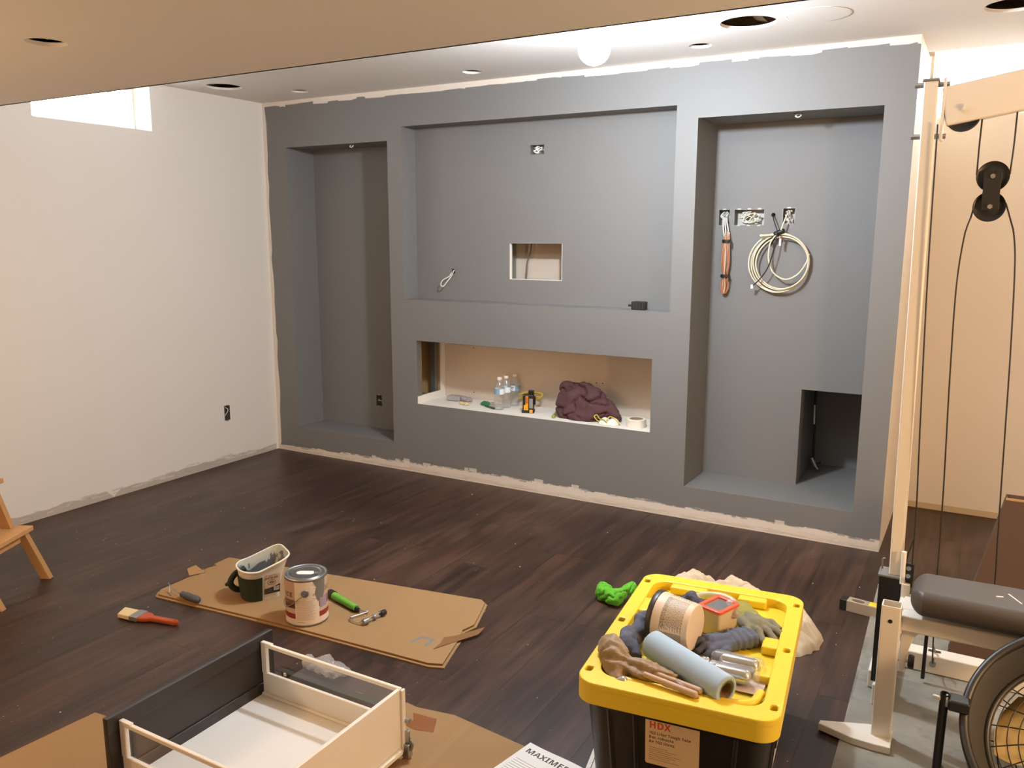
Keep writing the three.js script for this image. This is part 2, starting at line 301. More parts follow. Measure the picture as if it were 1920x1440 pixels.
// ---------------------------------------------------------------- lamps
function hangingBulb(label, at, r, color, cd, glow, ceilingY, size) {
  const t = thing('hanging_bulb', label, 'light bulb', at);
  part('bulb_globe', new THREE.SphereGeometry(r, 32, 24), new THREE.MeshStandardMaterial({ color: 0xffffff, roughness: 0.4, emissive: color, emissiveIntensity: glow }), t);
  part('socket', lathe([[0.001, r + 0.05], [0.018, r + 0.05], [0.02, r + 0.01], [0.017, r - 0.012], [0.001, r - 0.012]]), M.white, t);
  part('cord', rod([0, r + 0.05, 0], [0, ceilingY - at[1], 0], 0.004), M.whiteWire, t);
  const l = new THREE.PointLight(color, cd, 0, 2); l.castShadow = true; l.shadow.radius = size; t.add(l); return t;
}
hangingBulb('bare globe bulb glaring white under the raised ceiling strip', COOL_AT, 0.062, COOL, COOL_CD, 40, 2.4, 2.4);
function floorLamp(label, at, r, color, cd, glow, size) {
  const t = thing('floor_lamp', label, 'floor lamp', [at[0], 0, at[2]]);
  part('base', lathe([[0.001, 0], [0.14, 0], [0.14, 0.012], [0.03, 0.022], [0.001, 0.022]], 40), M.black, t);
  part('pole', rod([0, 0.02, 0], [0, at[1] - r - 0.04, 0], 0.011, 14), M.black, t);
  part('socket', cyl(0.022, 0.018, 0.05, 0, at[1] - r - 0.015, 0), M.black, t);
  part('bulb_globe', new THREE.SphereGeometry(r, 32, 24).translate(0, at[1], 0), new THREE.MeshStandardMaterial({ color: 0xffffff, roughness: 0.4, emissive: color, emissiveIntensity: glow }), t);
  const l = new THREE.PointLight(color, cd, 0, 2); l.position.set(0, at[1], 0); l.castShadow = true; l.shadow.radius = size; t.add(l); return t;
}
floorLamp('black floor lamp with a bare warm bulb by the left wall, out of view', WARM_AT, 0.05, WARM, WARM_CD, 8, 5);
floorLamp('black floor lamp with a bare warm bulb right of the gym, out of view', WARM2_AT, 0.05, WARM2, WARM2_CD, 8, 5);

// ================================================================ electrical boxes, cables and fittings on the walls
// an open steel device box let into a wall: local +z faces the room, origin at the centre of its mouth
function deviceBox(label, at, turn, w, h, wires, ears = 'v') {
  const t = thing('electrical_box', label, 'electrical box', at, turn, 'open electrical boxes'), d = 0.055, k = 0.0015;
  part('box_shell', [span(-w / 2, w / 2, -h / 2, h / 2, -d, -d + k), span(-w / 2, -w / 2 + k, -h / 2, h / 2, -d, 0.001), span(w / 2 - k, w / 2, -h / 2, h / 2, -d, 0.001), span(-w / 2, w / 2, h / 2 - k, h / 2, -d, 0.001), span(-w / 2, w / 2, -h / 2, -h / 2 + k, -d, 0.001)], M.galvanised, t);
  const n = Math.max(1, Math.round((ears === 'v' ? w : h) / 0.055));
  for (let i = 0; i < n; i++) for (const s of [-1, 1]) {
    const o = ((i + 0.5) / n - 0.5) * (ears === 'v' ? w : h);
    const e = ears === 'v' ? [o, s * (h / 2 + 0.001), 0] : [s * (w / 2 + 0.001), o, 0];
    part('mounting_ear', [box(ears === 'v' ? 0.018 : 0.007, ears === 'v' ? 0.007 : 0.018, 0.002, e[0], e[1], 0.0015), cyl(0.0028, 0.0028, 0.003, 0, 0, 0, 10).rotateX(PI / 2).translate(e[0], e[1], 0.003)], M.steel, t);
  }
  const r = rng(wires.seed || 3);
  for (let i = 0; i < (wires.n || 3); i++) {
    const pts = [[(r() - 0.5) * w * 0.6, (r() - 0.5) * h * 0.5, -d + 0.004]];
    for (let j = 0; j < 4; j++) { const a = r() * 6.28; pts.push([Math.cos(a) * w * 0.34, Math.sin(a) * h * 0.34, -0.03 + 0.024 * r()]); }
    part('folded_wire', tube(pts, 0.0026, 36, 6), i % 3 === 2 ? M.ivory : M.whiteWire, t);
  }
  return t;
}
deviceBox('open steel box with a folded wire low on the off-white left wall', [0, 0.347, 0.4485], PI / 2, 0.047, 0.1, { n: 1, seed: 4 });
deviceBox('open steel box low in the back of the tall left niche', [0.73, 0.383, -0.26], 0, 0.054, 0.08, { n: 1, seed: 7 });
deviceBox('sideways steel box of curled wires high in the wide middle recess', [2.033, 2.0155, -0.145], 0, 0.09, 0.055, { n: 4, seed: 12 }, 'h');
deviceBox('single steel box above the copper wire bundle in the right niche', [3.088, 1.6245, -0.34], 0, 0.062, 0.085, { n: 2, seed: 21 });
deviceBox('triple wide steel box packed with coiled wire in the right niche', [3.2215, 1.6245, -0.34], 0, 0.161, 0.085, { n: 7, seed: 31 });
deviceBox('single steel box above the ivory cable coil in the right niche', [3.429, 1.629, -0.34], 0, 0.064, 0.082, { n: 4, seed: 41 });

{ // curl of wire hanging out of a small hole in the middle recess
  const t = thing('wire_pigtail', 'short white and black wire looped out of a small hole in the middle recess', 'wire', [1.441, 1.303, -0.145]);
  part('white_wire', tube([[-0.006, 0, -0.03], [-0.007, -0.004, 0.004], [-0.01, -0.03, 0.03], [-0.05, -0.055, 0.045], [-0.062, -0.085, 0.05], [-0.045, -0.092, 0.045], [-0.02, -0.06, 0.035], [-0.004, -0.035, 0.024]], 0.0035, 60), M.whiteWire, t);
  part('white_wire', tube([[0.006, 0.01, -0.03], [0.008, 0.004, 0.006], [0.006, -0.02, 0.022], [-0.012, -0.05, 0.03], [-0.024, -0.062, 0.034]], 0.003, 40), M.white, t);
  part('black_wire', tube([[0.001, 0.006, -0.03], [0.001, 0.006, 0.004], [0.0, -0.012, 0.014]], 0.0042, 20), M.black, t);
}
{ // small black adapter standing on the ledge of the middle recess
  const t = thing('power_adapter', 'small ribbed black plug block on the ledge of the middle recess', 'adapter', [2.715, 1.125, -0.06]);
  part('block', [span(-0.037, 0.045, 0, 0.045, -0.02, 0.02, 0.005)], M.black, t);
  for (const x of [-0.022, -0.006, 0.010, 0.026]) part('rib', span(x, x + 0.006, 0.004, 0.047, -0.021, 0.0225, 0.002), mat(0x2b2c2e, 0.45), t);
  part('cord_stub', rod([-0.036, 0.022, 0], [-0.06, 0.022, 0.002], 0.006), M.black, t);
}
{ // bundled copper speaker wire
  const t = thing('speaker_wire_bundle', 'hank of copper coloured speaker wire tied twice in the right niche', 'wire bundle', [3.112, 1.385, -0.318]);
  const r = rng(15);
  for (let i = 0; i < 9; i++) {
    const o = (i / 8 - 0.5) * 0.03, w = 0.012 + 0.012 * r(), z = (r() - 0.5) * 0.016, b = -0.165 - 0.012 * r(), tp = 0.14 + 0.02 * r();
    part('wire_loop', tube([[o * 0.8, tp, z], [o - w * 0.2, 0.11, z], [o * 1.2 - w * 0.4, 0, z + 0.004], [o * 0.8, -0.075, z], [o - w * 0.6, -0.13, z], [o * 0.5, b, z + 0.004], [o + w * 0.6, -0.13, z], [o * 0.8 + 0.003, -0.075, z + 0.004], [o * 1.2 + w * 0.4, 0, z + 0.008], [o + w * 0.2, 0.11, z], [o * 0.8 + 0.004, tp + 0.008, z]], 0.0028, 70, 6), i % 4 === 3 ? M.whiteWire : M.copperWire, t);
  }
  for (const y of [0.112, -0.076]) part('cable_tie', [lathe([[0.0225, -0.008], [0.0245, -0.008], [0.0245, 0.008], [0.0225, 0.008], [0.0225, -0.008]], 20).scale(1, 1, 0.62).translate(0, y, 0), box(0.008, 0.03, 0.004, 0.026, y - 0.014, 0.006)], M.black, t);
  for (const x of [-0.018, -0.006, 0.008]) part('lead', tube([[x * 0.6, 0.13, 0], [x, 0.17, 0.006], [x * 0.8 - 0.008, 0.21, 0], [x * 0.5 - 0.018, 0.235, -0.03]], 0.0036, 24), M.whiteWire, t);
}
{ // coil of ivory cable hung from a tie
  const t = thing('cable_coil', 'ivory coaxial cable coil hung from a black tie in the right niche', 'cable coil', [3.397, 1.385, -0.31]);
  const ring = (cx, cy, r, z, ph, n = 30) => { const p = []; for (let i = 0; i <= n; i++) { const a = ph + i / n * 2 * PI; p.push([cx + r * Math.sin(a), cy + r * Math.cos(a) * 1.02, z + 0.006 * Math.sin(a * 3)]); } return p; };
  for (const [cx, cy, r, z] of [[-0.004, 0, 0.152, 0.0], [0.012, 0.004, 0.142, 0.008], [0.004, -0.004, 0.147, -0.006], [0.018, 0, 0.133, 0.012]]) part('cable_loop', tube(ring(cx, cy, r, z, 0), 0.0042, 90, 7), M.ivory, t);
  part('inner_loop', tube([[-0.02, 0.145, 0.016], [-0.045, 0.10, 0.022], [-0.048, 0.02, 0.024], [-0.02, -0.05, 0.022], [0.04, -0.085, 0.018], [0.1, -0.06, 0.014], [0.14, 0.0, 0.008], [0.152, 0.05, 0.004]], 0.0042, 60), M.ivory, t);
  part('end_piece', [rod([-0.03, 0.147, 0.014], [-0.092, 0.142, 0.02], 0.0055), rod([-0.085, 0.1425, 0.02], [-0.1, 0.141, 0.021], 0.0075)], M.ivory, t);
  part('riser', tube([[0.0, 0.15, 0.012], [0.012, 0.19, 0.02], [0.022, 0.225, 0.012], [0.028, 0.26, -0.025]], 0.0042, 30), M.ivory, t);
  part('black_cable', tube([[-0.048, 0.25, -0.035], [-0.046, 0.25, -0.01], [-0.03, 0.21, 0.016], [-0.012, 0.16, 0.024], [-0.02, 0.08, 0.034], [-0.045, -0.02, 0.036], [-0.085, -0.085, 0.032], [-0.122, -0.122, 0.026]], 0.0032, 60), M.black, t);
  part('cable_tie', [blob([[[-0.022, 0.15, 0.008], 0.014, [0.012, 0.165, 0.01], 0.014], [[-0.03, 0.13, 0.01], 0.009, [-0.045, 0.1, 0.006], 0.007]], 0.004, 0.008)], M.black, t);
  part('connector', box(0.014, 0.022, 0.010, -0.127, -0.128, 0.024, 0.002), M.white, t); part('connector', box(0.011, 0.038, 0.010, 0.008, 0.108, 0.03, 0.002), M.white, t);
  part('red_collar', box(0.011, 0.012, 0.010, 0.012, 0.132, 0.026, 0.002), mat(0x7c2a22, 0.5), t);
}
// stubs of small recessed lights in the niche tops
for (const [label, x, y, z, s] of [['loose wire stub of a puck light in the top of the right niche', 3.497, 2.1104, -0.085, 1], ['loose wire stub of a puck light in the top of the left niche', 0.725, 2.1011, -0.055, 0.8]]) {
  const t = thing('puck_light_stub', label, 'light fitting', [x, y, z], 0, 'niche light stubs');
  part('collar', lathe([[0.006, 0], [0.024 * s, 0], [0.024 * s, -0.004], [0.018 * s, -0.006], [0.006, -0.004]], 24), M.galvanised, t);
  part('wire', tube([[0, -0.002, 0], [-0.012, -0.012, 0.004], [0.002, -0.018, 0.006], [0.014, -0.01, 0.002], [0.008, -0.003, 0]], 0.003, 30), M.whiteWire, t);
}
{ // cable dangling inside the dark lower opening
  const t = thing('dangling_cable', 'dark cable with a metal plug inside the black lower opening', 'cable', [3.6, 0.182, -0.62]);
  part('cable', tube([[-0.02, 0.53, 0], [-0.022, 0.40, 0.004], [-0.015, 0.25, 0.0], [-0.01, 0.1, 0], [0.0, 0.06, 0.004], [0.03, 0.07, 0.006]], 0.006, 50), M.black, t);
  part('bare_sheath', rod([-0.022, 0.40, 0.008], [-0.018, 0.29, 0.008], 0.0045), M.whiteWire, t);
  part('plug', [rod([-0.02, 0.09, 0.006], [0.005, 0.045, 0.012], 0.011), rod([0.005, 0.045, 0.012], [0.02, 0.03, 0.014], 0.005)], M.steel, t);
}
single('cavity_cable', 'grey cable hanging inside the small square service opening', 'cable', tube([[1.93, 1.56, -0.28], [1.92, 1.44, -0.285], [1.895, 1.37, -0.29], [1.89, 1.31, -0.288], [1.885, 1.22, -0.285], [1.885, 1.1, -0.285]], 0.005, 40), mat(0x6d655a, 0.6));

// ================================================================ things in the fireplace slot
const FY = 0.4583;
const bottleLabel = canvasTex(256, 64, (c, w, h) => { c.fillStyle = '#e9eef0'; c.fillRect(0, 0, w, h); c.fillStyle = '#86a9c2'; c.fillRect(60, 0, 80, h); c.fillRect(190, 0, 66, h); c.fillStyle = '#e9eef0'; for (let i = 0; i < 5; i++) c.fillRect(66 + i * 15, 14 + (i % 2) * 10, 9, 26); c.fillStyle = '#34607e'; c.fillRect(150, 18, 30, 8); c.fillRect(150, 34, 24, 6); });
function bottle(label, x, z, turn) {
  const t = thing('water_bottle', label, 'bottle', [x, FY, z], turn, 'water bottles in the fireplace slot');
  const p = [[0.001, 0], [0.026, 0], [0.0315, 0.006], [0.0315, 0.02]];
  for (let i = 0; i < 4; i++) { const y = 0.024 + i * 0.018; p.push([0.0315, y], [0.0295, y + 0.005], [0.0295, y + 0.009], [0.0315, y + 0.013]); }
  p.push([0.0318, 0.1], [0.0318, 0.132], [0.03, 0.145], [0.022, 0.165], [0.013, 0.178], [0.0125, 0.19]);
  part('bottle_body', lathe(p, 28), M.clearPlastic, t);
  part('cap', lathe([[0.001, 0.203], [0.0135, 0.203], [0.0145, 0.2], [0.0145, 0.187], [0.0128, 0.186]], 24), M.white, t);
  part('paper_label', new THREE.CylinderGeometry(0.0323, 0.0323, 0.034, 28, 1, true).translate(0, 0.116, 0), mat(0xffffff, 0.5, { map: bottleLabel }), t);
  return t;
}
bottle('clear water bottle nearest the slot edge, first of the three', 1.795, -0.115, 0.6);
bottle('clear water bottle in the middle of the three', 1.80, -0.19, 0.1);
bottle('clear water bottle at the back wall, last of the three', 1.815, -0.272, 2.2);
{ // yellow and black cordless battery tool
  const t = thing('battery_tool', 'upright black and yellow battery pack tool beside the bottles', 'tool', [1.995, FY, -0.125], 0.35);
  part('body', [span(-0.034, 0.034, 0, 0.115, -0.022, 0.022, 0.008), span(-0.038, 0.038, 0, 0.02, -0.026, 0.026, 0.005)], mat(0x211e1b, 0.5), t);
  part('yellow_panel', [span(-0.026, 0.002, 0.018, 0.05, 0.020, 0.0245, 0.002), span(-0.016, 0.002, 0.05, 0.105, 0.020, 0.0245, 0.002), span(0.010, 0.03, 0.004, 0.022, 0.024, 0.0275, 0.0015)], mat(0xe0a020, 0.45), t);
  part('grey_window', span(0.008, 0.03, 0.03, 0.09, 0.0205, 0.0238, 0.002), mat(0x8d8880, 0.35), t);
  part('clip', [span(0.0, 0.034, 0.113, 0.14, -0.014, 0.016, 0.005), span(0.028, 0.044, 0.05, 0.105, -0.01, 0.014, 0.004)], M.blackGloss, t);
  part('orange_stripe', span(-0.014, 0.0, 0.06, 0.1, 0.0245, 0.0255), mat(0xb5602a, 0.5), t);
}
single('yellow_strap', 'coiled yellow strap behind the bottles in the fireplace slot', 'strap', join(tube([[0, 0.006, 0], [0.05, 0.05, 0.01], [0.11, 0.062, 0.012], [0.135, 0.085, 0.0], [0.1, 0.095, -0.01], [0.02, 0.09, -0.012], [-0.03, 0.075, 0]], 0.008, 60).scale(1, 1, 0.7), tube([[-0.03, 0.05, 0.01], [0.04, 0.06, 0.016], [0.1, 0.07, 0.012], [0.13, 0.075, 0]], 0.006, 40)), mat(0xb79b3c, 0.6), [1.885, FY + 0.003, -0.262]);
{
  const t = thing('green_clamp', 'small green plastic scraper lying left of the bottles', 'scraper', [1.665, FY, -0.15], -0.35);
  part('blade', extrude(polyShape([[-0.04, 0], [0.03, 0], [0.03, 0.028], [0.0, 0.036], [-0.04, 0.03]]), 0.012, 0.002).rotateX(-1.1).translate(0, 0.003, 0), mat(0x2f7a52, 0.4), t);
  part('handle', rod([0.02, 0.008, 0.01], [0.12, 0.007, 0.018], 0.006), mat(0x1f4f38, 0.4), t);
}
{
  const t = thing('clear_package', 'crumpled clear plastic package at the left end of the slot', 'package', [1.43, FY, -0.21], 0.1);
  part('tray', [new RoundedBoxGeometry(0.09, 0.034, 0.06, 2, 0.008).translate(-0.03, 0.018, 0)], phys(0xd8d8dc, 0.25, { transmission: 0.7, thickness: 0 }), t);
  part('wrapper', blob([[[0.03, 0.02, 0], 0.018, [0.09, 0.018, 0.01], 0.014]], 0.004, 0.01, (x, y, z) => 0.005 * N3(x * 90, y * 90, z * 90), 0.001), phys(0xcfc6c8, 0.3, { transmission: 0.6, thickness: 0 }), t);
}
single('sponge_scrap', 'flat pale yellow sponge scrap left of the green scraper', 'sponge', blob([[[-0.03, 0.008, 0], 0.009, [0.03, 0.008, 0.005], 0.009], [[0, 0.008, -0.02], 0.009, [0.02, 0.008, 0.02], 0.008]], 0.004, 0.01, (x, y, z) => 0.002 * N3(x * 120, y * 120, z * 120), 0.0005), mat(0xcdbb8c, 0.9), [1.53, FY, -0.125]);
{
  const t = thing('screwdriver', 'little screwdriver with a yellow-green handle on the slot floor', 'screwdriver', [2.185, FY, -0.10], -1.25);
  part('handle', lathe([[0.001, 0], [0.008, 0.002], [0.0105, 0.012], [0.009, 0.03], [0.0105, 0.042], [0.006, 0.052], [0.001, 0.053]], 8).rotateZ(-PI / 2).translate(0, 0.0105, 0), mat(0x9aa23e, 0.4), t);
  part('shaft', rod([0.0, 0.0105, 0], [-0.055, 0.010, 0.0], 0.0028), M.steel, t);
}
{ // maroon sweater heap
  const B = [[[-0.15, 0.05, 0.02], 0.045, [-0.145, 0.165, -0.025], 0.036], [[-0.145, 0.165, -0.025], 0.036, [-0.02, 0.165, -0.02], 0.04], [[-0.02, 0.165, -0.02], 0.04, [0.06, 0.13, -0.01], 0.045], [[0.06, 0.13, -0.01], 0.045, [0.13, 0.07, 0.0], 0.045], [[0.13, 0.07, 0.0], 0.045, [0.2, 0.03, 0.01], 0.032], [[-0.12, 0.05, 0.03], 0.055, [0.08, 0.05, 0.035], 0.06], [[-0.08, 0.11, 0.01], 0.06, [0.05, 0.1, 0.02], 0.06], [[-0.01, 0.02, 0.09], 0.022, [0.07, 0.02, 0.085], 0.022], [[-0.12, 0.025, 0.07], 0.03, [-0.03, 0.02, 0.085], 0.026]];
  const crease = (w, p) => Math.pow(1 - Math.abs(Math.sin(w)), p);
  const push = (x, y, z) => { const a = fbm(x * 6, y * 6, z * 6, 3), b = fbm(x * 6 + 9, y * 6, z * 6, 3); return -0.026 * crease(17 * (y * 1.1 + 0.32 * x + 0.3 * z) + 5 * a, 4) - 0.020 * crease(15 * (x * 0.9 - 0.6 * y) + 6 * b, 5) + 0.006 * a; };
  const g = blob(B, 0.005, 0.03, push, 0); { const q = g.attributes.position; for (let i = 0; i < q.count; i++) q.setY(i, Math.max(0, q.getY(i))); }
  single('maroon_sweater', 'rumpled maroon sweater heaped in the fireplace slot', 'sweater', g, mat(0x4f3134, 0.9, { bumpMap: fabricBump, bumpScale: 0.0006 }), [2.365, FY + 0.001, -0.165]);
}
{ // dust mask
  const t = thing('dust_mask', 'white dust mask with yellow straps in front of the sweater', 'dust mask', [2.55, FY, -0.075], 0.25);
  const g = new THREE.SphereGeometry(0.058, 28, 16, 0, PI * 2, 0, PI * 0.52).scale(1.05, 0.78, 0.72); const q = g.attributes.position;
  for (let i = 0; i < q.count; i++) { const x = q.getX(i), y = q.getY(i); q.setY(i, Math.max(0.0015, y * (1 - 0.35 * Math.exp(-((x - 0.0) ** 2) / 0.0003) * (y > 0.02 ? 1 : 0.2)))); } g.computeVertexNormals();
  part('shell', g, mat(0xe6e2d8, 0.85, { side: THREE.DoubleSide }), t);
  part('rim', lathe([[0.056, 0], [0.063, 0.001], [0.063, 0.003], [0.056, 0.003]], 32).scale(1.05, 1, 0.75), mat(0xd2ccc0, 0.8), t);
  part('strap', tube([[-0.055, 0.012, 0.01], [-0.075, 0.03, 0.015], [-0.085, 0.045, 0.01], [-0.07, 0.05, 0], [-0.055, 0.03, 0.005], [-0.03, 0.035, 0.032], [-0.005, 0.02, 0.044]], 0.0028, 50), mat(0xc9bd3f, 0.5), t);
  part('strap', tube([[-0.01, 0.03, 0.04], [0.005, 0.048, 0.02], [0.03, 0.04, 0.015], [0.055, 0.02, 0.02], [0.068, 0.008, 0.02]], 0.0028, 40), mat(0xc9bd3f, 0.5), t);
}
{
  const t = thing('masking_tape_roll', 'roll of white masking tape at the right end of the slot', 'tape roll', [2.707, FY, -0.095]);
  part('tape', lathe([[0.038, 0], [0.055, 0], [0.0555, 0.002], [0.0555, 0.045], [0.055, 0.047], [0.038, 0.047]], 48), mat(0xe2dccd, 0.7), t);
  part('core', lathe([[0.0378, 0.0005], [0.0378, 0.0465], [0.034, 0.0465], [0.034, 0.0005], [0.0378, 0.0005]], 48), mat(0x9a8468, 0.9), t);
}
// ================================================================ things on the floor, left and centre
const cardTex = (mark) => canvasTex(1024, 512, (c, w, h) => {
  const r = rng(mark ? 3 : 8); c.fillStyle = '#97764d'; c.fillRect(0, 0, w, h);
  for (let i = 0; i < 5200; i++) { c.fillStyle = `rgba(${r() < 0.5 ? '90,60,32' : '205,165,115'},${0.05 + 0.06 * r()})`; c.fillRect(r() * w, r() * h, 3 + r() * 14, 1); }
  for (let i = 0; i < 130; i++) { c.fillStyle = 'rgba(96,66,38,0.05)'; c.fillRect(i * 8, 0, 3, h); }
  if (mark) { c.strokeStyle = 'rgba(112,116,122,0.75)'; c.lineWidth = 10; c.beginPath(); c.moveTo(w * 0.862, h * 0.66); c.lineTo(w * 0.872, h * 0.585); c.lineTo(w * 0.905, h * 0.58); c.lineTo(w * 0.905, h * 0.65); c.stroke(); }
});
const M_card = mat(0xffffff, 0.85, { map: cardTex(false) }), M_cardMark = mat(0xffffff, 0.85, { map: cardTex(true) }), M_cardPlain = mat(0x9c774c, 0.9), M_cardDark = mat(0x7d5733, 0.9);
{
  const t = thing('flattened_carton', 'flattened brown cardboard carton under the paint can and pail', 'cardboard', [2.05, 0, 1.8]);
  const P = [[1.404, 2.095], [1.372, 2.06], [1.368, 1.90], [1.385, 1.862], [1.36, 1.86], [1.356, 1.79], [1.372, 1.755], [1.345, 1.745], [1.342, 1.655], [2.63, 1.452], [2.66, 1.472], [2.725, 1.66], [2.71, 1.72], [2.735, 1.78], [2.79, 1.975], [2.74, 1.995], [2.05, 2.035]].map(p => [p[0] - 2.05, p[1] - 1.8]);
  const P2 = P.map(([x, z]) => [x * 1.012 + 0.004, z * 1.02 + 0.006]);
  const uvd = g => planarUV(g, 'x', 'z', 1.5, -0.75, -0.75, 0.36);
  part('lower_sheet', uvd(flat(polyShape(P2), 0.0005, 0.005)), M_card, t);
  part('corrugation', uvd(flat(polyShape(P.map(([x, z]) => [x * 0.997, z * 0.992])), 0.005, 0.008)), M_cardDark, t);
  part('upper_sheet', uvd(flat(polyShape(P), 0.008, 0.0125)), M_cardMark, t);
  part('torn_flap', extrude(polyShape([[0, 0], [0.2, -0.01], [0.25, 0.012], [0.12, 0.022], [0.07, 0.034], [0.04, 0.014]]), 0.003).rotateX(-1.25).rotateY(1.2).translate(0.65, 0.0125, 0.105), M_cardDark, t);
  part('torn_flap', extrude(polyShape([[0, 0], [0.07, 0], [0.04, 0.05], [0.0, 0.04]]), 0.003).rotateX(-1.0).rotateY(1.1).translate(-0.69, 0.0125, 0.10), M_cardPlain, t);
}
const CY = 0.0127;
// ---- paint can
const canMap = canvasTex(1024, 384, (c, w, h) => {
  const r = rng(2); c.fillStyle = '#cfb6a0'; c.fillRect(0, 0, w, h);
  const U = u => u * w;
  c.fillStyle = '#c3a58c'; c.fillRect(0, 0, U(0.408), h); c.fillRect(U(0.592), 0, w, h);
  for (const [a, b] of [[0, 0.408], [0.592, 1]]) {
    c.fillStyle = '#7c5a46'; c.fillRect(U(a), h * 0.42, U(b - a), h * 0.14); c.fillStyle = '#6a3a30'; c.fillRect(U(a), h * 0.52, U(b - a), h * 0.1); c.fillStyle = '#cbb29c'; c.fillRect(U(a), h * 0.62, U(b - a), h * 0.12);
    c.fillStyle = '#8e3326'; c.fillRect(U(a), h * 0.74, U(b - a), h * 0.12);
    c.fillStyle = '#e2d2c0'; c.fillRect(U(a), h * 0.86, U(b - a), h * 0.14);
  }
  c.fillStyle = '#9c8b99'; c.fillRect(U(0.6), h * 0.4, U(0.08), h * 0.26);
  c.fillStyle = '#3d3026'; c.font = 'bold 58px sans-serif'; c.fillText('ICE', U(0.3), h * 0.36); c.fillText('ICE', U(0.66), h * 0.31);
  c.fillStyle = '#e9d9c6'; c.fillRect(U(0.408), 0, U(0.184), h);
  c.fillStyle = '#8d7a68'; for (let i = 0; i < 15; i++) { const y = h * (0.44 + i * 0.031); c.fillRect(U(0.418), y, U(0.15 * (0.75 + 0.25 * r())), 2); } c.fillRect(U(0.418), h * 0.93, U(0.06), 3);
  c.fillStyle = '#75706a'; c.beginPath(); c.moveTo(U(0.545), 0); c.lineTo(U(0.66), 0); c.lineTo(U(0.655), h * 0.3); c.lineTo(U(0.63), h * 0.44); c.lineTo(U(0.6), h * 0.42); c.lineTo(U(0.585), h * 0.5); c.lineTo(U(0.57), h * 0.4); c.lineTo(U(0.56), h * 0.28); c.lineTo(U(0.572), h * 0.15); c.closePath(); c.fill();
  for (let i = 0; i < 14; i++) c.fillRect(U(0.54 + 0.03 * r()), h * (0.02 + 0.4 * r()), 12 + 16 * r(), 4);
});
{
  const t = thing('paint_can', 'gallon paint can with a grey drip standing on the cardboard', 'paint can', [2.115, CY, 1.945]);
  const f = 0.78 - PI;
  part('can_body', [lathe([[0.001, 0.001], [0.080, 0.001], [0.083, 0.004], [0.083, 0.188], [0.0835, 0.19], [0.0835, 0.196], [0.078, 0.196], [0.0755, 0.190], [0.001, 0.189]], 48)], M.steel, t);
  part('can_label', new THREE.CylinderGeometry(0.0834, 0.0834, 0.176, 56, 1, true).translate(0, 0.097, 0), mat(0xffffff, 0.42, { map: canMap }), t, null, [0, f, 0]);
  const lid = part('lid', lathe([[0.001, 0.1925], [0.055, 0.1925], [0.058, 0.1945], [0.064, 0.197], [0.069, 0.197], [0.073, 0.194], [0.0755, 0.19]], 48), mat(0x8f8f8d, 0.3, { metalness: 0.85 }), t);
  part('lid_sticker', flat(rectShape(-0.036, 0.036, -0.017, 0.017, 0.016), 0.1926, 0.1934), mat(0xe8e6e2, 0.6), lid, null, [0, 0.5, 0]);
  part('paint_smear', flat(polyShape([[0.03, -0.012], [0.052, -0.006], [0.05, 0.012], [0.034, 0.006]]), 0.1926, 0.1936), mat(0x6d6e70, 0.4), lid, null, [0, 0.5, 0]);
  const ca = 0.70, ex = Math.sin(ca), ez = Math.cos(ca);
  part('bail_ear', [cyl(0.014, 0.016, 0.006).rotateX(PI / 2), cyl(0.006, 0.006, 0.012).rotateX(PI / 2)], M.steel, t, [ex * 0.086, 0.14, ez * 0.086], [0, ca, 0]);
  part('bail_wire', tube([[ex * 0.094, 0.14, ez * 0.094], [Math.sin(0.35) * 0.089, 0.115, Math.cos(0.35) * 0.089], [Math.sin(-0.1) * 0.0885, 0.085, Math.cos(-0.1) * 0.0885], [Math.sin(-0.7) * 0.0885, 0.075, Math.cos(-0.7) * 0.0885], [Math.sin(-1.4) * 0.0885, 0.09, Math.cos(-1.4) * 0.0885], [Math.sin(-2.44) * 0.094, 0.14, Math.cos(-2.44) * 0.094]], 0.0018, 70), M.steel, t);
}
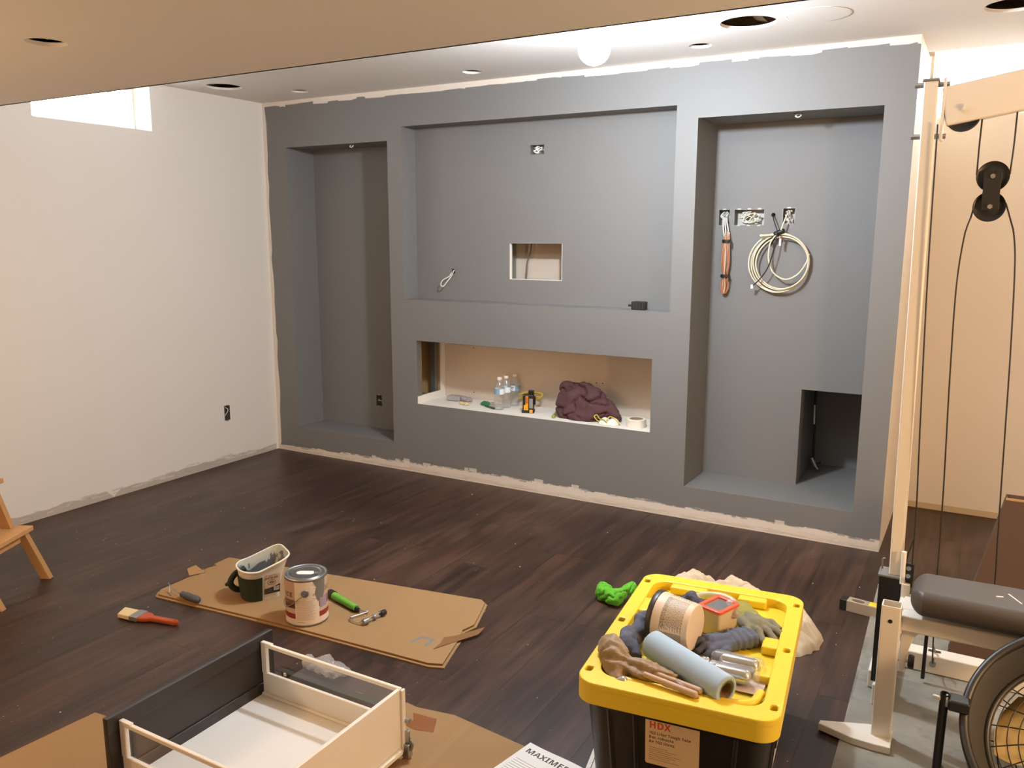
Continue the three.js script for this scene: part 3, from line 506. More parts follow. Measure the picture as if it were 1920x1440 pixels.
// ---- hand-held paint pail
{
  const t = thing('paint_pail', 'white hand-held paint pail with a dark green grip strap', 'paint pail', [1.788, CY, 1.872], 1.09);
  // outline of the pail at a height: round at -x, square pour lip at +x
  const ring = (k, grow = 0, n = 40) => {               // k 0 bottom, 1 rim
    const L0 = -0.082 - 0.014 * k - grow, L1 = 0.062 + 0.045 * k * k + grow, w = 0.066 + 0.022 * k + grow, p = [];
    for (let i = 0; i < n; i++) {
      const a = i / n * 2 * PI, ca = Math.cos(a), sa = Math.sin(a), e = ca > 0 ? 0.32 : 0.85, x = Math.sign(ca) * Math.abs(ca) ** e, z = Math.sign(sa) * Math.abs(sa) ** (ca > 0 ? 0.45 : 0.85), cx = -0.02;
      p.push([cx + (x > 0 ? x * (L1 - cx) : -x * (L0 - cx)), z * w]);
    } return p;
  };
  const rimY = x => 0.135 + 0.046 * clamp((x + 0.04) / 0.15) ** 1.2;
  const skin = (ks, grow, wall, filter) => {
    const pos = [], uv = [], idx = [], n = 40;
    ks.forEach((k, j) => { ring(k, grow).forEach(([x, z], i) => { pos.push(x, k * rimY(x) * 1 + wall, z); uv.push(i / n, k); if (i === n - 1) { const f = ring(k, grow)[0]; pos.push(f[0], k * rimY(f[0]) + wall, f[1]); uv.push(1, k); } }); });
    for (let j = 0; j < ks.length - 1; j++) for (let i = 0; i < n; i++) { if (filter && !filter(i / n)) continue; const a = j * (n + 1) + i, b = a + 1, c = a + n + 1, d = c + 1; idx.push(a, c, b, b, c, d); }
    const g = new THREE.BufferGeometry(); g.setAttribute('position', new THREE.Float32BufferAttribute(pos, 3)); g.setAttribute('uv', new THREE.Float32BufferAttribute(uv, 2)); g.setIndex(idx); g.computeVertexNormals(); return g;
  };
  const base = g => g;
  const bottomShape = polyShape(ring(0)), ks = [0, 0.15, 0.3, 0.5, 0.7, 0.85, 1];
  part('shell', [skin(ks, 0, 0), flat(bottomShape, 0, 0.003)], mat(0xdcd6c4, 0.4, { side: THREE.DoubleSide }), t);
  const inner = canvasTex(512, 128, (c, w, h) => {
    const r = rng(6); c.fillStyle = '#b9bcae'; c.fillRect(0, 0, w, h); c.fillStyle = '#606265'; c.beginPath(); c.moveTo(0, h);
    for (let x = 0; x <= w; x += 8) c.lineTo(x, h * (0.2 - 0.5 * fbm(x * 0.012, 2, 5, 3) - 0.2 * N3(x * 0.06, 1, 3)) * (0.4 + 0.6 * Math.abs(Math.sin(x / w * PI * 2)))); c.lineTo(w, h); c.fill();
    for (let i = 0; i < 30; i++) { c.fillStyle = r() < 0.5 ? '#77797b' : '#b0b3a6'; c.fillRect(r() * w, h * (0.1 + 0.5 * r()), 4 + 16 * r(), 5 + 18 * r()); }
  });
  part('liner', [skin(ks, -0.004, 0.004), flat(polyShape(ring(0, -0.004)), 0.003, 0.009)], mat(0xffffff, 0.35, { map: inner, side: THREE.DoubleSide }), t);
  part('rim', tube(ring(1, 0.001).map(([x, z]) => [x, rimY(x) + 0.001, z]), 0.0042, 120, 8, true), mat(0xe4dfd0, 0.35), t);
  // green grip wrapping the rounded end
  const grip = (f => { const g = skin([0.02, 0.2, 0.5, 0.72, 0.8], 0.005, 0, f); return g; })(u => u > 0.235 && u < 0.765);
  part('grip_sleeve', grip, mat(0x26301f, 0.7, { side: THREE.DoubleSide }), t);
  part('grip_strap', [tube([[-0.05, 0.105, -0.066], [-0.095, 0.09, -0.06], [-0.118, 0.06, -0.05], [-0.10, 0.03, -0.045], [-0.06, 0.016, -0.05]], 0.013, 40, 10), rod([-0.12, 0.06, -0.05], [-0.138, 0.052, -0.056], 0.012, 10, 0.006)], mat(0x232c1d, 0.75), t);
  const lab = canvasTex(256, 320, (c, w, h) => {
    c.fillStyle = '#d8c0a4'; c.fillRect(0, 0, w, h); c.fillStyle = '#1f1b18'; c.font = 'bold 62px sans-serif'; c.fillText('pelican', 8, 70, 215);
    c.fillStyle = '#c46a4c'; c.fillRect(10, 4, 180, 10); c.strokeStyle = '#2a211b'; c.lineWidth = 7; c.beginPath(); c.ellipse(118, 130, 66, 46, 0.2, 0, 7); c.stroke(); c.fillStyle = '#8c7058'; c.beginPath(); c.ellipse(120, 128, 44, 26, 0.2, 0, 7); c.fill();
    c.fillStyle = '#2b211c'; c.beginPath(); c.moveTo(0, 225); c.quadraticCurveTo(130, 225, w, 175); c.lineTo(w, h); c.lineTo(0, h); c.fill();
    c.fillStyle = '#e5d8c8'; c.fillRect(150, 212, 92, 66); c.fillStyle = '#2b211c'; for (let i = 0; i < 13; i++) c.fillRect(156 + i * 6.4, 218, i % 3 ? 2 : 4, 50);
    c.fillStyle = '#8a7868'; for (let i = 0; i < 9; i++) c.fillRect(12, 232 + i * 8, 96 + (i * 37 % 30), 2);
  });
  part('label', (() => { const g = new THREE.PlaneGeometry(0.066, 0.088, 4, 4); return g; })(), mat(0xffffff, 0.45, { map: lab, side: THREE.DoubleSide }), t, [0.022, 0.07, 0.0785], [0.15, 0, 0]);
}
{ // small tool with a grey handle and bent wire
  const t = thing('bent_wire_tool', 'small tool with a grey handle and bent wire shank on the cardboard', 'hand tool', [1.575, CY, 2.0705], -0.06);
  part('handle', lathe([[0.001, -0.058], [0.012, -0.056], [0.016, -0.045], [0.0145, -0.01], [0.016, 0.02], [0.011, 0.045], [0.013, 0.052], [0.009, 0.058], [0.001, 0.058]], 20).rotateZ(PI / 2).translate(0, 0.016, 0), mat(0x4a4d52, 0.6), t);
  part('wire_shank', tube([[-0.055, 0.016, 0], [-0.10, 0.012, -0.005], [-0.15, 0.03, -0.01], [-0.165, 0.035, -0.012]], 0.002, 30), M.steel, t);
  part('wire_hook', tube([[-0.15, 0.03, -0.01], [-0.135, 0.006, 0.005], [-0.11, 0.002, 0.015]], 0.002, 20), M.steel, t);
}
{ // mini roller frame
  const t = thing('mini_roller_frame', 'mini roller frame with a lime green grip and empty cage', 'paint roller', [2.165, CY, 1.78]);
  const a = [-0.09, 0.016, -0.025], b = [0.085, 0.016, 0.026];
  part('grip', [rod(a, b, 0.0165, 16, 0.013)], mat(0x6cae3a, 0.5), t);
  part('end_cap', [rod([-0.105, 0.0165, -0.0294], [-0.075, 0.0165, -0.0206], 0.0185, 16)], M.black, t);
  part('neck', [rod([0.065, 0.013, 0.02], [0.1, 0.013, 0.030], 0.0135, 14, 0.009), rod([-0.06, 0.006, -0.01], [0.07, 0.006, 0.03], 0.0065)], M.black, t);
  part('wire', tube([[0.095, 0.013, 0.029], [0.125, 0.01, 0.018], [0.135, 0.008, 0.014], [0.118, 0.008, 0.06], [0.108, 0.008, 0.092], [0.135, 0.009, 0.108], [0.185, 0.011, 0.106]], 0.0028, 70), M.steel, t);
  for (const s of [-1, 1]) part('cage_wire', rod([0.188, 0.013 + s * 0.007, 0.1], [0.2, 0.013 + s * 0.007, 0.0], 0.0022), M.steel, t);
  part('cage_end', [rod([0.186, 0.013, 0.106], [0.19, 0.013, 0.08], 0.0115, 14)], M.steel, t);
  part('cage_tip', [rod([0.199, 0.013, 0.012], [0.202, 0.013, -0.012], 0.0115, 14)], M.blackGloss, t);
  part('cage_band', [rod([0.1935, 0.013, 0.052], [0.195, 0.013, 0.04], 0.0105, 14)], M.steel, t);
}
{ // paint brush
  const t = thing('paint_brush', 'angled paint brush with cream bristles and an orange handle on the floor', 'paint brush', [1.56, 0, 2.262], 0.19);
  part('bristles', extrude(polyShape([[-0.065, -0.031], [-0.13, -0.026], [-0.148, 0.034], [-0.065, 0.031]]), 0.018, 0.003).rotateX(-PI / 2).translate(0, 0.004, 0), mat(0xd2bf92, 0.9), t);
  part('ferrule', span(-0.07, -0.03, 0.003, 0.024, -0.0325, 0.0325, 0.003), M.steel, t);
  part('handle', extrude((() => { const s = new THREE.Shape(); s.moveTo(-0.032, -0.03); s.quadraticCurveTo(0.0, -0.03, 0.02, -0.013); s.lineTo(0.11, -0.011); s.quadraticCurveTo(0.14, -0.014, 0.148, 0); s.quadraticCurveTo(0.14, 0.014, 0.11, 0.011); s.lineTo(0.02, 0.013); s.quadraticCurveTo(0, 0.03, -0.032, 0.03); s.holes.push(circleHole(0.13, 0, 0.004)); return s; })(), 0.018, 0.005).rotateX(-PI / 2).translate(0, 0.004, 0), mat(0xa8481f, 0.4), t);
}
// ---- step stool
const woodTex = dataTex(256, 256, (u, v) => mix(hex(0xb98550), hex(0xd4a872), clamp(0.5 + 0.9 * fbm(u * 30, v * 2.5, 4, 4))), true, 6, 1.5);
{
  const t = thing('step_stool', 'light pine two-step stool by the left wall', 'stool', [0.666, 0, 2.466], 117 * PI / 180), m = mat(0xffffff, 0.5, { map: woodTex });
  part('lower_step', span(-0.2, 0.2, 0.213, 0.235, -0.04, 0.17, 0.003), m, t);
  part('upper_step', span(-0.2, 0.2, 0.433, 0.455, -0.17, 0.055, 0.003), m, t);
  const leg = (x, z0, y0, z1, y1) => { const g = span(-0.014, 0.014, 0, y1 - y0, -0.022, 0.022, 0.002), q = g.attributes.position; for (let i = 0; i < q.count; i++) q.setZ(i, q.getZ(i) + (z1 - z0) * q.getY(i) / (y1 - y0)); return g.translate(x, y0, z0); };
  for (const x of [-0.165, 0.165]) {
    part('front_leg', leg(x, 0.232, 0, 0.135, 0.213), m, t);
    part('upper_post', leg(x, 0.075, 0.235, 0.012, 0.433), m, t);
    part('back_leg', leg(x, -0.24, 0, -0.14, 0.433), m, t);
    part('side_rail', span(x - 0.01, x + 0.01, 0.165, 0.213, -0.17, 0.13), m, t);
  }
  part('front_rail', span(-0.151, 0.151, 0.172, 0.212, 0.118, 0.136), m, t);
  part('back_rail', span(-0.151, 0.151, 0.38, 0.432, -0.158, -0.14), m, t);
}
// ---- drawer with glass sides
{
  const t = thing('kitchen_drawer', 'white metal kitchen drawer with glass sides and a dark front panel', 'drawer', [2.7, 0.0075, 2.735]);
  const X = x => x - 2.7, Z = z => z - 2.735, s3 = (x0, x1, y0, y1, z0, z1, r = 0) => span(X(x0), X(x1), y0 - 0.0075, y1 - 0.0075, Z(z0), Z(z1), r);
  const front = part('front_panel', s3(2.408, 2.421, 0.0085, 0.25, 2.425, 3.022, 0.002), M.darkWood, t);
  part('frame_rail', s3(2.421, 2.427, 0.205, 0.25, 2.425, 3.022, 0.0015), M.darkWood, front); part('frame_rail', s3(2.421, 2.427, 0.0085, 0.085, 2.425, 3.022, 0.0015), M.darkWood, front);
  part('frame_stile', s3(2.421, 2.427, 0.085, 0.205, 2.425, 2.468, 0.0015), M.darkWood, front); part('frame_stile', s3(2.421, 2.427, 0.085, 0.205, 2.979, 3.022, 0.0015), M.darkWood, front);
  part('drawer_bottom', s3(2.428, 2.985, 0.036, 0.05, 2.478, 2.98), mat(0xe8e6e0, 0.5), t);
  for (const [z, s] of [[2.482, 1], [2.978, -1]]) {
    const side = part('side_wall', s > 0 ? s3(2.432, 2.99, 0.03, 0.128, z - 0.012, z, 0.003) : s3(2.432, 2.99, 0.03, 0.128, z, z + 0.012, 0.003), M.whitePowder, t);
    part('cove', rod([X(2.432), 0.046, Z(z + s * 0.002)], [X(2.985), 0.046, Z(z + s * 0.002)], 0.006), M.whitePowder, side);
    const zz0 = s > 0 ? z - 0.012 : z, zz1 = zz0 + 0.012;
    part('top_rail', s3(2.432, 2.99, 0.217, 0.23, zz0, zz1, 0.003), M.whitePowder, t);
    part('glass_side', s3(2.45, 2.98, 0.128, 0.218, zz0 + 0.004, zz0 + 0.008), M.glass, t);
    part('front_post', s3(2.43, 2.452, 0.126, 0.23, zz0 - 0.001, zz1 + 0.001, 0.003), M.whitePowder, t);
    part('corner_cap', s3(2.43, 2.475, 0.229, 0.2335, zz0 - 0.001, zz1 + 0.001, 0.002), M.whitePowder, t);
  }
  part('back_panel', s3(2.978, 2.99, 0.03, 0.228, 2.47, 2.99, 0.002), M.whitePowder, t);
  part('back_flange', s3(2.99, 2.998, 0.028, 0.226, 2.466, 2.482, 0.002), M.whitePowder, t);
  part('bottom_lip', s3(2.99, 3.004, 0.03, 0.045, 2.49, 2.985, 0.003), M.whitePowder, t);
  const br = part('runner_bracket', [s3(2.99, 3.015, 0.012, 0.055, 2.458, 2.48, 0.003), s3(2.995, 3.01, 0.055, 0.095, 2.462, 2.472, 0.002)], M.steel, t);
  part('bracket_hook', tube([[X(3.01), 0.06, Z(2.465)], [X(3.02), 0.045, Z(2.465)], [X(3.016), 0.028, Z(2.47)]], 0.004, 20), M.galvanised, br);
  part('bracket_stud', rod([X(2.995), 0.118, Z(2.466)], [X(3.012), 0.118, Z(2.466)], 0.007), M.steel, t);
}
for (const [label, z, y] of [['dark steel drawer runner lying behind the drawer glass', 2.335, 0.0072]]) {
  const t = thing('drawer_runner', label, 'drawer runner', [2.6, y, z]);
  part('channel', [span(-0.25, 0.25, 0, 0.04, -0.016, -0.013), span(-0.25, 0.25, 0, 0.003, -0.016, 0.016), span(-0.25, 0.25, 0.037, 0.04, -0.016, 0.012)], mat(0x56544f, 0.35, { metalness: 0.8 }), t);
  part('slide', span(-0.22, 0.22, 0.006, 0.033, -0.006, 0.004, 0.002), mat(0x2c2a28, 0.45), t);
  part('white_clip', span(-0.215, -0.203, 0.028, 0.04, 0.004, 0.014, 0.002), M.white, t);
}
{
  const t = thing('carton_sheet', 'tan cardboard sheet spread under the drawer', 'cardboard', [2.7, 0, 2.8]);
  const P = [[1.985, 2.78], [2.37, 2.74], [2.375, 2.29], [2.66, 2.262], [2.74, 2.325], [2.80, 2.275], [2.822, 2.232], [2.87, 2.238], [3.0, 2.215], [3.28, 2.248], [3.62, 2.50], [3.55, 3.4], [1.93, 3.4]].map(p => [p[0] - 2.7, p[1] - 2.8]);
  part('sheet', planarUV(flat(polyShape(P), 0.0005, 0.0065), 'x', 'z', 1.5, -0.75, -0.75, 0.5), M_card, t);
  part('packing_tape', flat(polyShape([[2.877, 2.27], [2.964, 2.262], [2.997, 2.327], [2.935, 2.345], [2.875, 2.335], [2.905, 2.305]].map(p => [p[0] - 2.7, p[1] - 2.8])), 0.0065, 0.0072), mat(0x86522c, 0.35), t);
}
single('plastic_bag', 'crumpled clear plastic bag on the floor behind the drawer glass', 'plastic bag', blob([[[-0.07, 0.02, 0], 0.022, [0.06, 0.02, 0.01], 0.022], [[0.0, 0.03, -0.02], 0.025, [0.09, 0.015, -0.02], 0.016]], 0.005, 0.02, (x, y, z) => 0.02 * fbm(x * 35, y * 35, z * 35, 3), 0.0005), phys(0xf2f0ee, 0.12, { transmission: 0.75, thickness: 0 }), [2.44, 0.001, 2.215]);
// ---- papers
const maxMap = canvasTex(512, 724, (c, w, h) => { c.fillStyle = '#e6e4e0'; c.fillRect(0, 0, w, h); c.fillStyle = '#37332f'; c.font = 'bold 72px sans-serif'; c.save(); c.translate(34, 108); c.scale(1.15, 1); c.fillText('MAXIMERA', 0, 0); c.restore(); c.fillStyle = '#8a8680'; for (let i = 0; i < 8; i++) c.fillRect(36, 200 + i * 26, 200 + (i * 71) % 180, 5); });
const curl = (w, h, f) => { const g = new THREE.PlaneGeometry(w, h, 20, 24); g.rotateX(-PI / 2); const q = g.attributes.position; for (let i = 0; i < q.count; i++) q.setY(i, f(q.getX(i) / w, q.getZ(i) / h)); g.computeVertexNormals(); return g; };
single('instruction_sheet', 'white instruction sheet with bold capital letters beside the black tote', 'paper', curl(0.21, 0.297, (u, v) => 0.0085 + 0.006 * Math.max(0, -v - 0.3) * 5 * (0.6 + u) + 0.003 * Math.sin(u * 6) * Math.max(0, -v)), mat(0xffffff, 0.7, { map: maxMap, side: THREE.DoubleSide }), [3.356, 0.0005, 2.393], -0.21);
const linesMap = canvasTex(256, 512, (c, w, h) => { c.fillStyle = '#d9d4cc'; c.fillRect(0, 0, w, h); c.strokeStyle = '#4a453f'; c.lineWidth = 4; c.strokeRect(24, 14, w - 40, h - 28); c.fillStyle = '#a39c92'; for (let i = 0; i < 30; i++) c.fillRect(50, 40 + i * 14, 120 + (i * 53) % 60, 3); });
single('leaflet', 'white ruled leaflet sticking out left of the tote', 'paper', curl(0.15, 0.42, () => 0.0015), mat(0xffffff, 0.7, { map: linesMap, side: THREE.DoubleSide }), [3.553, 0.0002, 2.245], 0.19);
single('paper_sheet', 'plain white paper strip showing right of the tote', 'paper', curl(0.14, 0.4, () => 0.0018), mat(0xd9d4cb, 0.7, { side: THREE.DoubleSide }), [3.878, 0.0002, 1.985], 0.09);

// ================================================================ storage tote and the things on its lid
const TH = 6.2 * PI / 180, TC = [3.728, 1.999];
const onLid = (x, y, z) => { const lx = x + 0.0, lz = z; return [3.741 + lx * Math.cos(TH) + lz * Math.sin(TH), y, 2.023 - lx * Math.sin(TH) + lz * Math.cos(TH)]; };   // measured about the tote's axis
const LF = 0.3462;                                            // floor of the lid's sunken top
{
  const t = thing('storage_tote', 'black storage tote with a bright yellow lid and a cream label', 'storage tote', [TC[0], 0.002, TC[1]], TH);
  // tapered ribbed body
  const loop = (hw, hd, r, n = 12) => { const p = []; for (const [sx, sz, a0] of [[1, 1, 0], [-1, 1, PI / 2], [-1, -1, PI], [1, -1, PI * 1.5]]) for (let i = 0; i <= n; i++) { const a = a0 + i / n * PI / 2; p.push([sx * (hw - r) + r * Math.cos(a), sz * (hd - r) + r * Math.sin(a)]); } return p; };
  const loft = (secs) => { const pos = [], idx = [], n = secs[0][1].length; secs.forEach(([y, l]) => l.forEach(([x, z]) => pos.push(x, y, z))); for (let j = 0; j < secs.length - 1; j++) for (let i = 0; i < n; i++) { const k = (i + 1) % n, a = j * n + i, b = j * n + k, c = a + n, d = b + n; idx.push(a, c, b, b, c, d); } const g = new THREE.BufferGeometry(); g.setAttribute('position', new THREE.Float32BufferAttribute(pos, 3)); g.setIndex(idx); g.computeVertexNormals(); return g; };
  const mB = mat(0x1d1a17, 0.42);
  part('body', [loft([[0, loop(0.205, 0.325, 0.04)], [0.01, loop(0.215, 0.335, 0.045)], [0.29, loop(0.238, 0.362, 0.05)], [0.30, loop(0.246, 0.37, 0.05)], [0.325, loop(0.248, 0.372, 0.05)], [0.33, loop(0.247, 0.371, 0.05)], [0.33, loop(0.228, 0.352, 0.04)], [0.30, loop(0.226, 0.35, 0.04)]]), flat(rectShape(-0.205, 0.205, -0.325, 0.325, 0.04), 0, 0.004)], mB, t);
  for (const x of [-0.17, -0.1, 0.16]) part('body_rib', rod([x * 0.9, 0.02, 0.336], [x, 0.3, 0.3605], 0.007, 8), mB, t);
  for (const z of [-0.22, -0.08, 0.08, 0.22]) for (const s of [-1, 1]) part('body_rib', rod([s * 0.2165, 0.02, z * 0.92], [s * 0.2385, 0.3, z], 0.007, 8), mB, t);
  const lab = canvasTex(512, 512, (c, w, h) => { c.fillStyle = '#e2c49a'; c.fillRect(0, 0, w, h); c.fillStyle = '#cf4a22'; c.font = 'bold 104px sans-serif'; c.fillText('HDX', 34, 112, 210); c.fillStyle = '#3b2a1c'; c.font = 'bold 42px sans-serif'; c.fillText('102 Liter Tough Tote', 34, 178, 400); c.fillText('Bac robuste', 34, 226); c.fillText('de 102 litres', 34, 274); c.fillStyle = '#8f765a'; c.font = '22px sans-serif'; for (let i = 0; i < 7; i++) c.fillRect(36, 322 + i * 22, 180 + (i * 83) % 130, 5); });
  const lb = part('label', extrude(rectShape(-0.07, 0.07, -0.07, 0.07, 0.006), 0.001), mat(0xffffff, 0.5, { map: lab }), t, [0.0, 0.232, 0.3583], [0.093, 0, 0]); planarUV(lb.geometry, 'x', 'y', 0.14, 0.14, -0.07, -0.07);
  // lid: rim with slots, skirt, sunken top, stacking ridges
  const mY = mat(0xe4c631, 0.4), rim = rectShape(-0.26, 0.26, -0.3875, 0.3875, 0.055);
  rim.holes.push(rectShape(-0.213, 0.213, -0.333, 0.333, 0.05));
  for (const x of [-0.24, 0.24]) for (const z of [-0.315, 0.0, 0.315]) rim.holes.push(rectShape(x - 0.009, x + 0.009, z - 0.013, z + 0.013, 0.006));
  const lid = part('lid', [flat(rim, 0.352, 0.3735, 0.004, 10)], mY, t);
  const skirt = rectShape(-0.26, 0.26, -0.3875, 0.3875, 0.055); skirt.holes.push(rectShape(-0.25, 0.25, -0.3775, 0.3775, 0.047));
  part('skirt', flat(skirt, 0.313, 0.358, 0.001, 10), mY, lid);
  const wall = rectShape(-0.219, 0.219, -0.339, 0.339, 0.05); wall.holes.push(rectShape(-0.213, 0.213, -0.333, 0.333, 0.047));
  part('sunken_wall', flat(wall, 0.338, 0.356, 0, 10), mY, lid);
  part('sunken_top', flat(rectShape(-0.216, 0.216, -0.336, 0.336, 0.05), 0.338, LF - 0.002, 0, 10), mY, lid);
  const ridge = (pts, r) => tube(pts, r, 30, 10);
  for (const s of [-1, 1]) part('corner_ridge', ridge([[s * 0.07, 0.362, 0.325], [s * 0.14, 0.362, 0.32], [s * 0.185, 0.362, 0.295], [s * 0.2, 0.362, 0.24]], 0.012), mY, lid);
  part('centre_ridge', span(-0.08, 0.07, 0.344, 0.3745, 0.318, 0.345, 0.006), mY, lid);
  for (const z of [-0.03, 0.14]) part('side_block', span(0.17, 0.216, 0.344, 0.372, z - 0.035, z + 0.03, 0.007), mY, lid);
  for (const z of [-0.14, 0.12]) part('side_block', span(-0.216, -0.175, 0.344, 0.372, z - 0.05, z + 0.05, 0.007), mY, lid);
  for (const [x0, x1, d] of [[-0.16, -0.04, 0.02], [0.06, 0.15, 0.016]]) part('end_block', span(x0, x1, 0.344, 0.371, -0.336, -0.30 + d * 0, 0.007), mY, lid);
  for (const [a, b] of [[[-0.02, -0.02], [0.12, 0.05]], [[-0.03, 0.2], [0.14, 0.27]], [[-0.1, -0.25], [0.1, -0.25]]]) part('floor_rib', rod([a[0], LF - 0.003, a[1]], [b[0], LF - 0.003, b[1]], 0.005, 8), mY, lid);
}
{ // tub lying on its side
  const p = onLid(-0.078, LF + 0.0795, 0.03), t = thing('filler_tub', 'cream round filler tub lying on its side on the yellow lid', 'tub', p, TH - 0.2);
  const lab = canvasTex(1024, 256, (c, w, h) => { const r = rng(4); c.fillStyle = '#dac6ac'; c.fillRect(0, 0, w, h); c.fillStyle = '#332b24'; for (let k = 0; k < 4; k++) { for (let i = 0; i < 26; i++) { const y = 26 + i * 8; let x = k * 256 + 5; const bold = i > 19; while (x < k * 256 + 240 - 12 * (i % 3)) { const l = 4 + r() * 14; c.fillRect(x, y, l, bold ? 5 : 3.6); x += l + 3; } } } });
  const ax = g => g.rotateZ(-PI / 2);                    // axis along +x, rim at -x
  part('tub_wall', ax(lathe([[0.001, 0.065], [0.062, 0.065], [0.066, 0.062], [0.0775, -0.045], [0.0785, -0.05], [0.074, -0.05], [0.063, 0.06], [0.001, 0.06]], 48)), mat(0xd6c4ac, 0.45), t);
  const cl = new THREE.CylinderGeometry(0.0672, 0.0755, 0.082, 48, 1, true).translate(0, 0.014, 0); part('label', ax(cl), mat(0xffffff, 0.5, { map: lab }), t);
  part('lid', ax(lathe([[0.001, -0.06], [0.072, -0.06], [0.0795, -0.058], [0.0795, -0.044], [0.0775, -0.042], [0.0745, -0.054], [0.001, -0.055]], 48)), mat(0x35312b, 0.4), t);
}
{ // plastic box with an orange-red rim
  const t = thing('fastener_box', 'cream plastic box with an orange-red rimmed clear lid', 'plastic box', onLid(0.022, LF, -0.122), TH + 1.12);
  part('box_body', new RoundedBoxGeometry(0.096, 0.082, 0.074, 3, 0.008).translate(0, 0.042, 0), mat(0xcfbb92, 0.45), t);
  const s = rectShape(-0.054, 0.054, -0.042, 0.042, 0.012); s.holes.push(rectShape(-0.041, 0.041, -0.03, 0.03, 0.008));
  part('rim', flat(s, 0.08, 0.09, 0.002, 8), mat(0xd9593a, 0.4), t);
  part('clear_lid', flat(rectShape(-0.041, 0.041, -0.03, 0.03, 0.008), 0.0835, 0.0845), M.clearPlastic, t);
  part('printed_card', flat(rectShape(-0.039, 0.039, -0.028, 0.028, 0.004), 0.082, 0.083), mat(0xb3a184, 0.6), t);
  part('torn_wrap', blob([[[0.03, 0.06, 0.035], 0.016, [0.04, 0.08, 0.01], 0.012]], 0.004, 0.01, (x, y, z) => 0.008 * fbm(x * 60, y * 60, z * 60, 3)), phys(0xd8ccc8, 0.25, { transmission: 0.5, thickness: 0 }), t);
}
{ // long blue foam sleeve
  const a = onLid(-0.118, 0.404, 0.142), b = onLid(0.112, 0.389, 0.283);
  const t = thing('foam_roller_sleeve', 'pale blue foam roller sleeve lying across the yellow lid', 'roller sleeve', a);
  const A = V(0, 0, 0), B = V(b[0] - a[0], b[1] - a[1], b[2] - a[2]), L = B.length(), q = new THREE.Quaternion().setFromUnitVectors(V(0, 1, 0), B.clone().normalize());
  const set = g => g.applyQuaternion(q);
  part('foam', set(lathe([[0.0232, 0.001], [0.034, 0], [0.0395, 0.006], [0.0395, L - 0.005], [0.0365, L], [0.0232, L], [0.0232, 0.001]], 40)), mat(0xa6bdd0, 0.9, { bumpMap: fabricBump, bumpScale: 0.0005 }), t);
  part('core', set(lathe([[0.0231, 0.0005], [0.0231, L - 0.0005], [0.02, L - 0.0005], [0.02, 0.0005], [0.0231, 0.0005]], 40)), mat(0x8a6a48, 0.85), t);
}
{ // brushes wrapped in a brown bag
  const t = thing('wrapped_brushes', 'paint brushes wrapped in brown plastic with two bare wooden handles', 'paint brushes', onLid(-0.125, LF, 0.245), TH);
  const push = (x, y, z) => { const s = Math.atan2(y - 0.035, z); return 0.0045 * Math.sin(s * 9 + x * 40 + 4 * fbm(x * 20, y * 20, z * 20, 2)) + 0.010 * fbm(x * 30, y * 30, z * 30, 3); };
  part('brown_wrap', blob([[[-0.095, 0.05, -0.05], 0.034, [-0.07, 0.045, -0.01], 0.034], [[-0.07, 0.045, -0.01], 0.03, [-0.035, 0.035, 0.01], 0.018], [[-0.035, 0.035, 0.01], 0.022, [0.02, 0.035, 0.02], 0.028], [[0.02, 0.035, 0.02], 0.026, [0.09, 0.034, 0.02], 0.018], [[-0.06, 0.03, 0.02], 0.024, [-0.04, 0.025, 0.06], 0.014]], 0.005, 0.02, push, 0.001), mat(0x8e7759, 0.6), t);
  part('loose_wrap', blob([[[0.06, 0.03, 0.03], 0.014, [0.13, 0.026, 0.055], 0.014], [[0.1, 0.03, 0.04], 0.012, [0.17, 0.022, 0.075], 0.010]], 0.005, 0.015, push, 0.001), mat(0x80684c, 0.5), t);
  for (const [a, b] of [[[0.03, 0.048, 0.052], [0.165, 0.040, 0.082]], [[0.05, 0.044, 0.028], [0.172, 0.037, 0.056]]]) {
    part('wooden_handle', [rod(a, b, 0.0075, 12, 0.0095), new THREE.SphereGeometry(0.0095, 12, 8).translate(...b), new THREE.SphereGeometry(0.0075, 12, 8).translate(...a)], mat(0xb2967a, 0.55), t);
  }
  part('foil_tail', blob([[[-0.055, 0.02, 0.075], 0.004, [-0.025, 0.025, 0.065], 0.012]], 0.003, 0.006), mat(0xb8b2ac, 0.3, { metalness: 0.5 }), t);
}
{ // blister pack with two chrome cylinders
  const t = thing('blister_pack', 'clear blister pack holding two polished metal cylinders on the lid', 'blister pack', onLid(0.075, LF + 0.006, 0.13), TH - 0.05);
  part('backing_card', span(-0.11, 0.12, 0, 0.002, -0.07, 0.075), mat(0xcfb8b0, 0.6), t);
  for (const [x0, x1, z] of [[-0.01, 0.095, -0.028], [-0.015, 0.085, 0.038]]) part('metal_cylinder', lathe([[0.001, -(x1 - x0) / 2], [0.016, -(x1 - x0) / 2 + 0.001], [0.021, -(x1 - x0) / 2 + 0.01], [0.021, (x1 - x0) / 2 - 0.014], [0.015, (x1 - x0) / 2 - 0.002], [0.001, (x1 - x0) / 2]], 28).rotateZ(-PI / 2).translate((x0 + x1) / 2, 0.0235, z), M.chrome, t);
  for (const z of [-0.028, 0.038]) part('blister', lathe([[0.001, -0.075], [0.015, -0.073], [0.0235, -0.06], [0.0235, 0.055], [0.017, 0.066], [0.001, 0.068]], 24).rotateZ(-PI / 2).translate(0.04, 0.0255, z), M.clearPlastic, t);
  part('knob_piece', lathe([[0.001, 0], [0.014, 0.002], [0.016, 0.01], [0.008, 0.018], [0.001, 0.018]], 20).translate(-0.05, 0.004, -0.025), M.chrome, t);
}
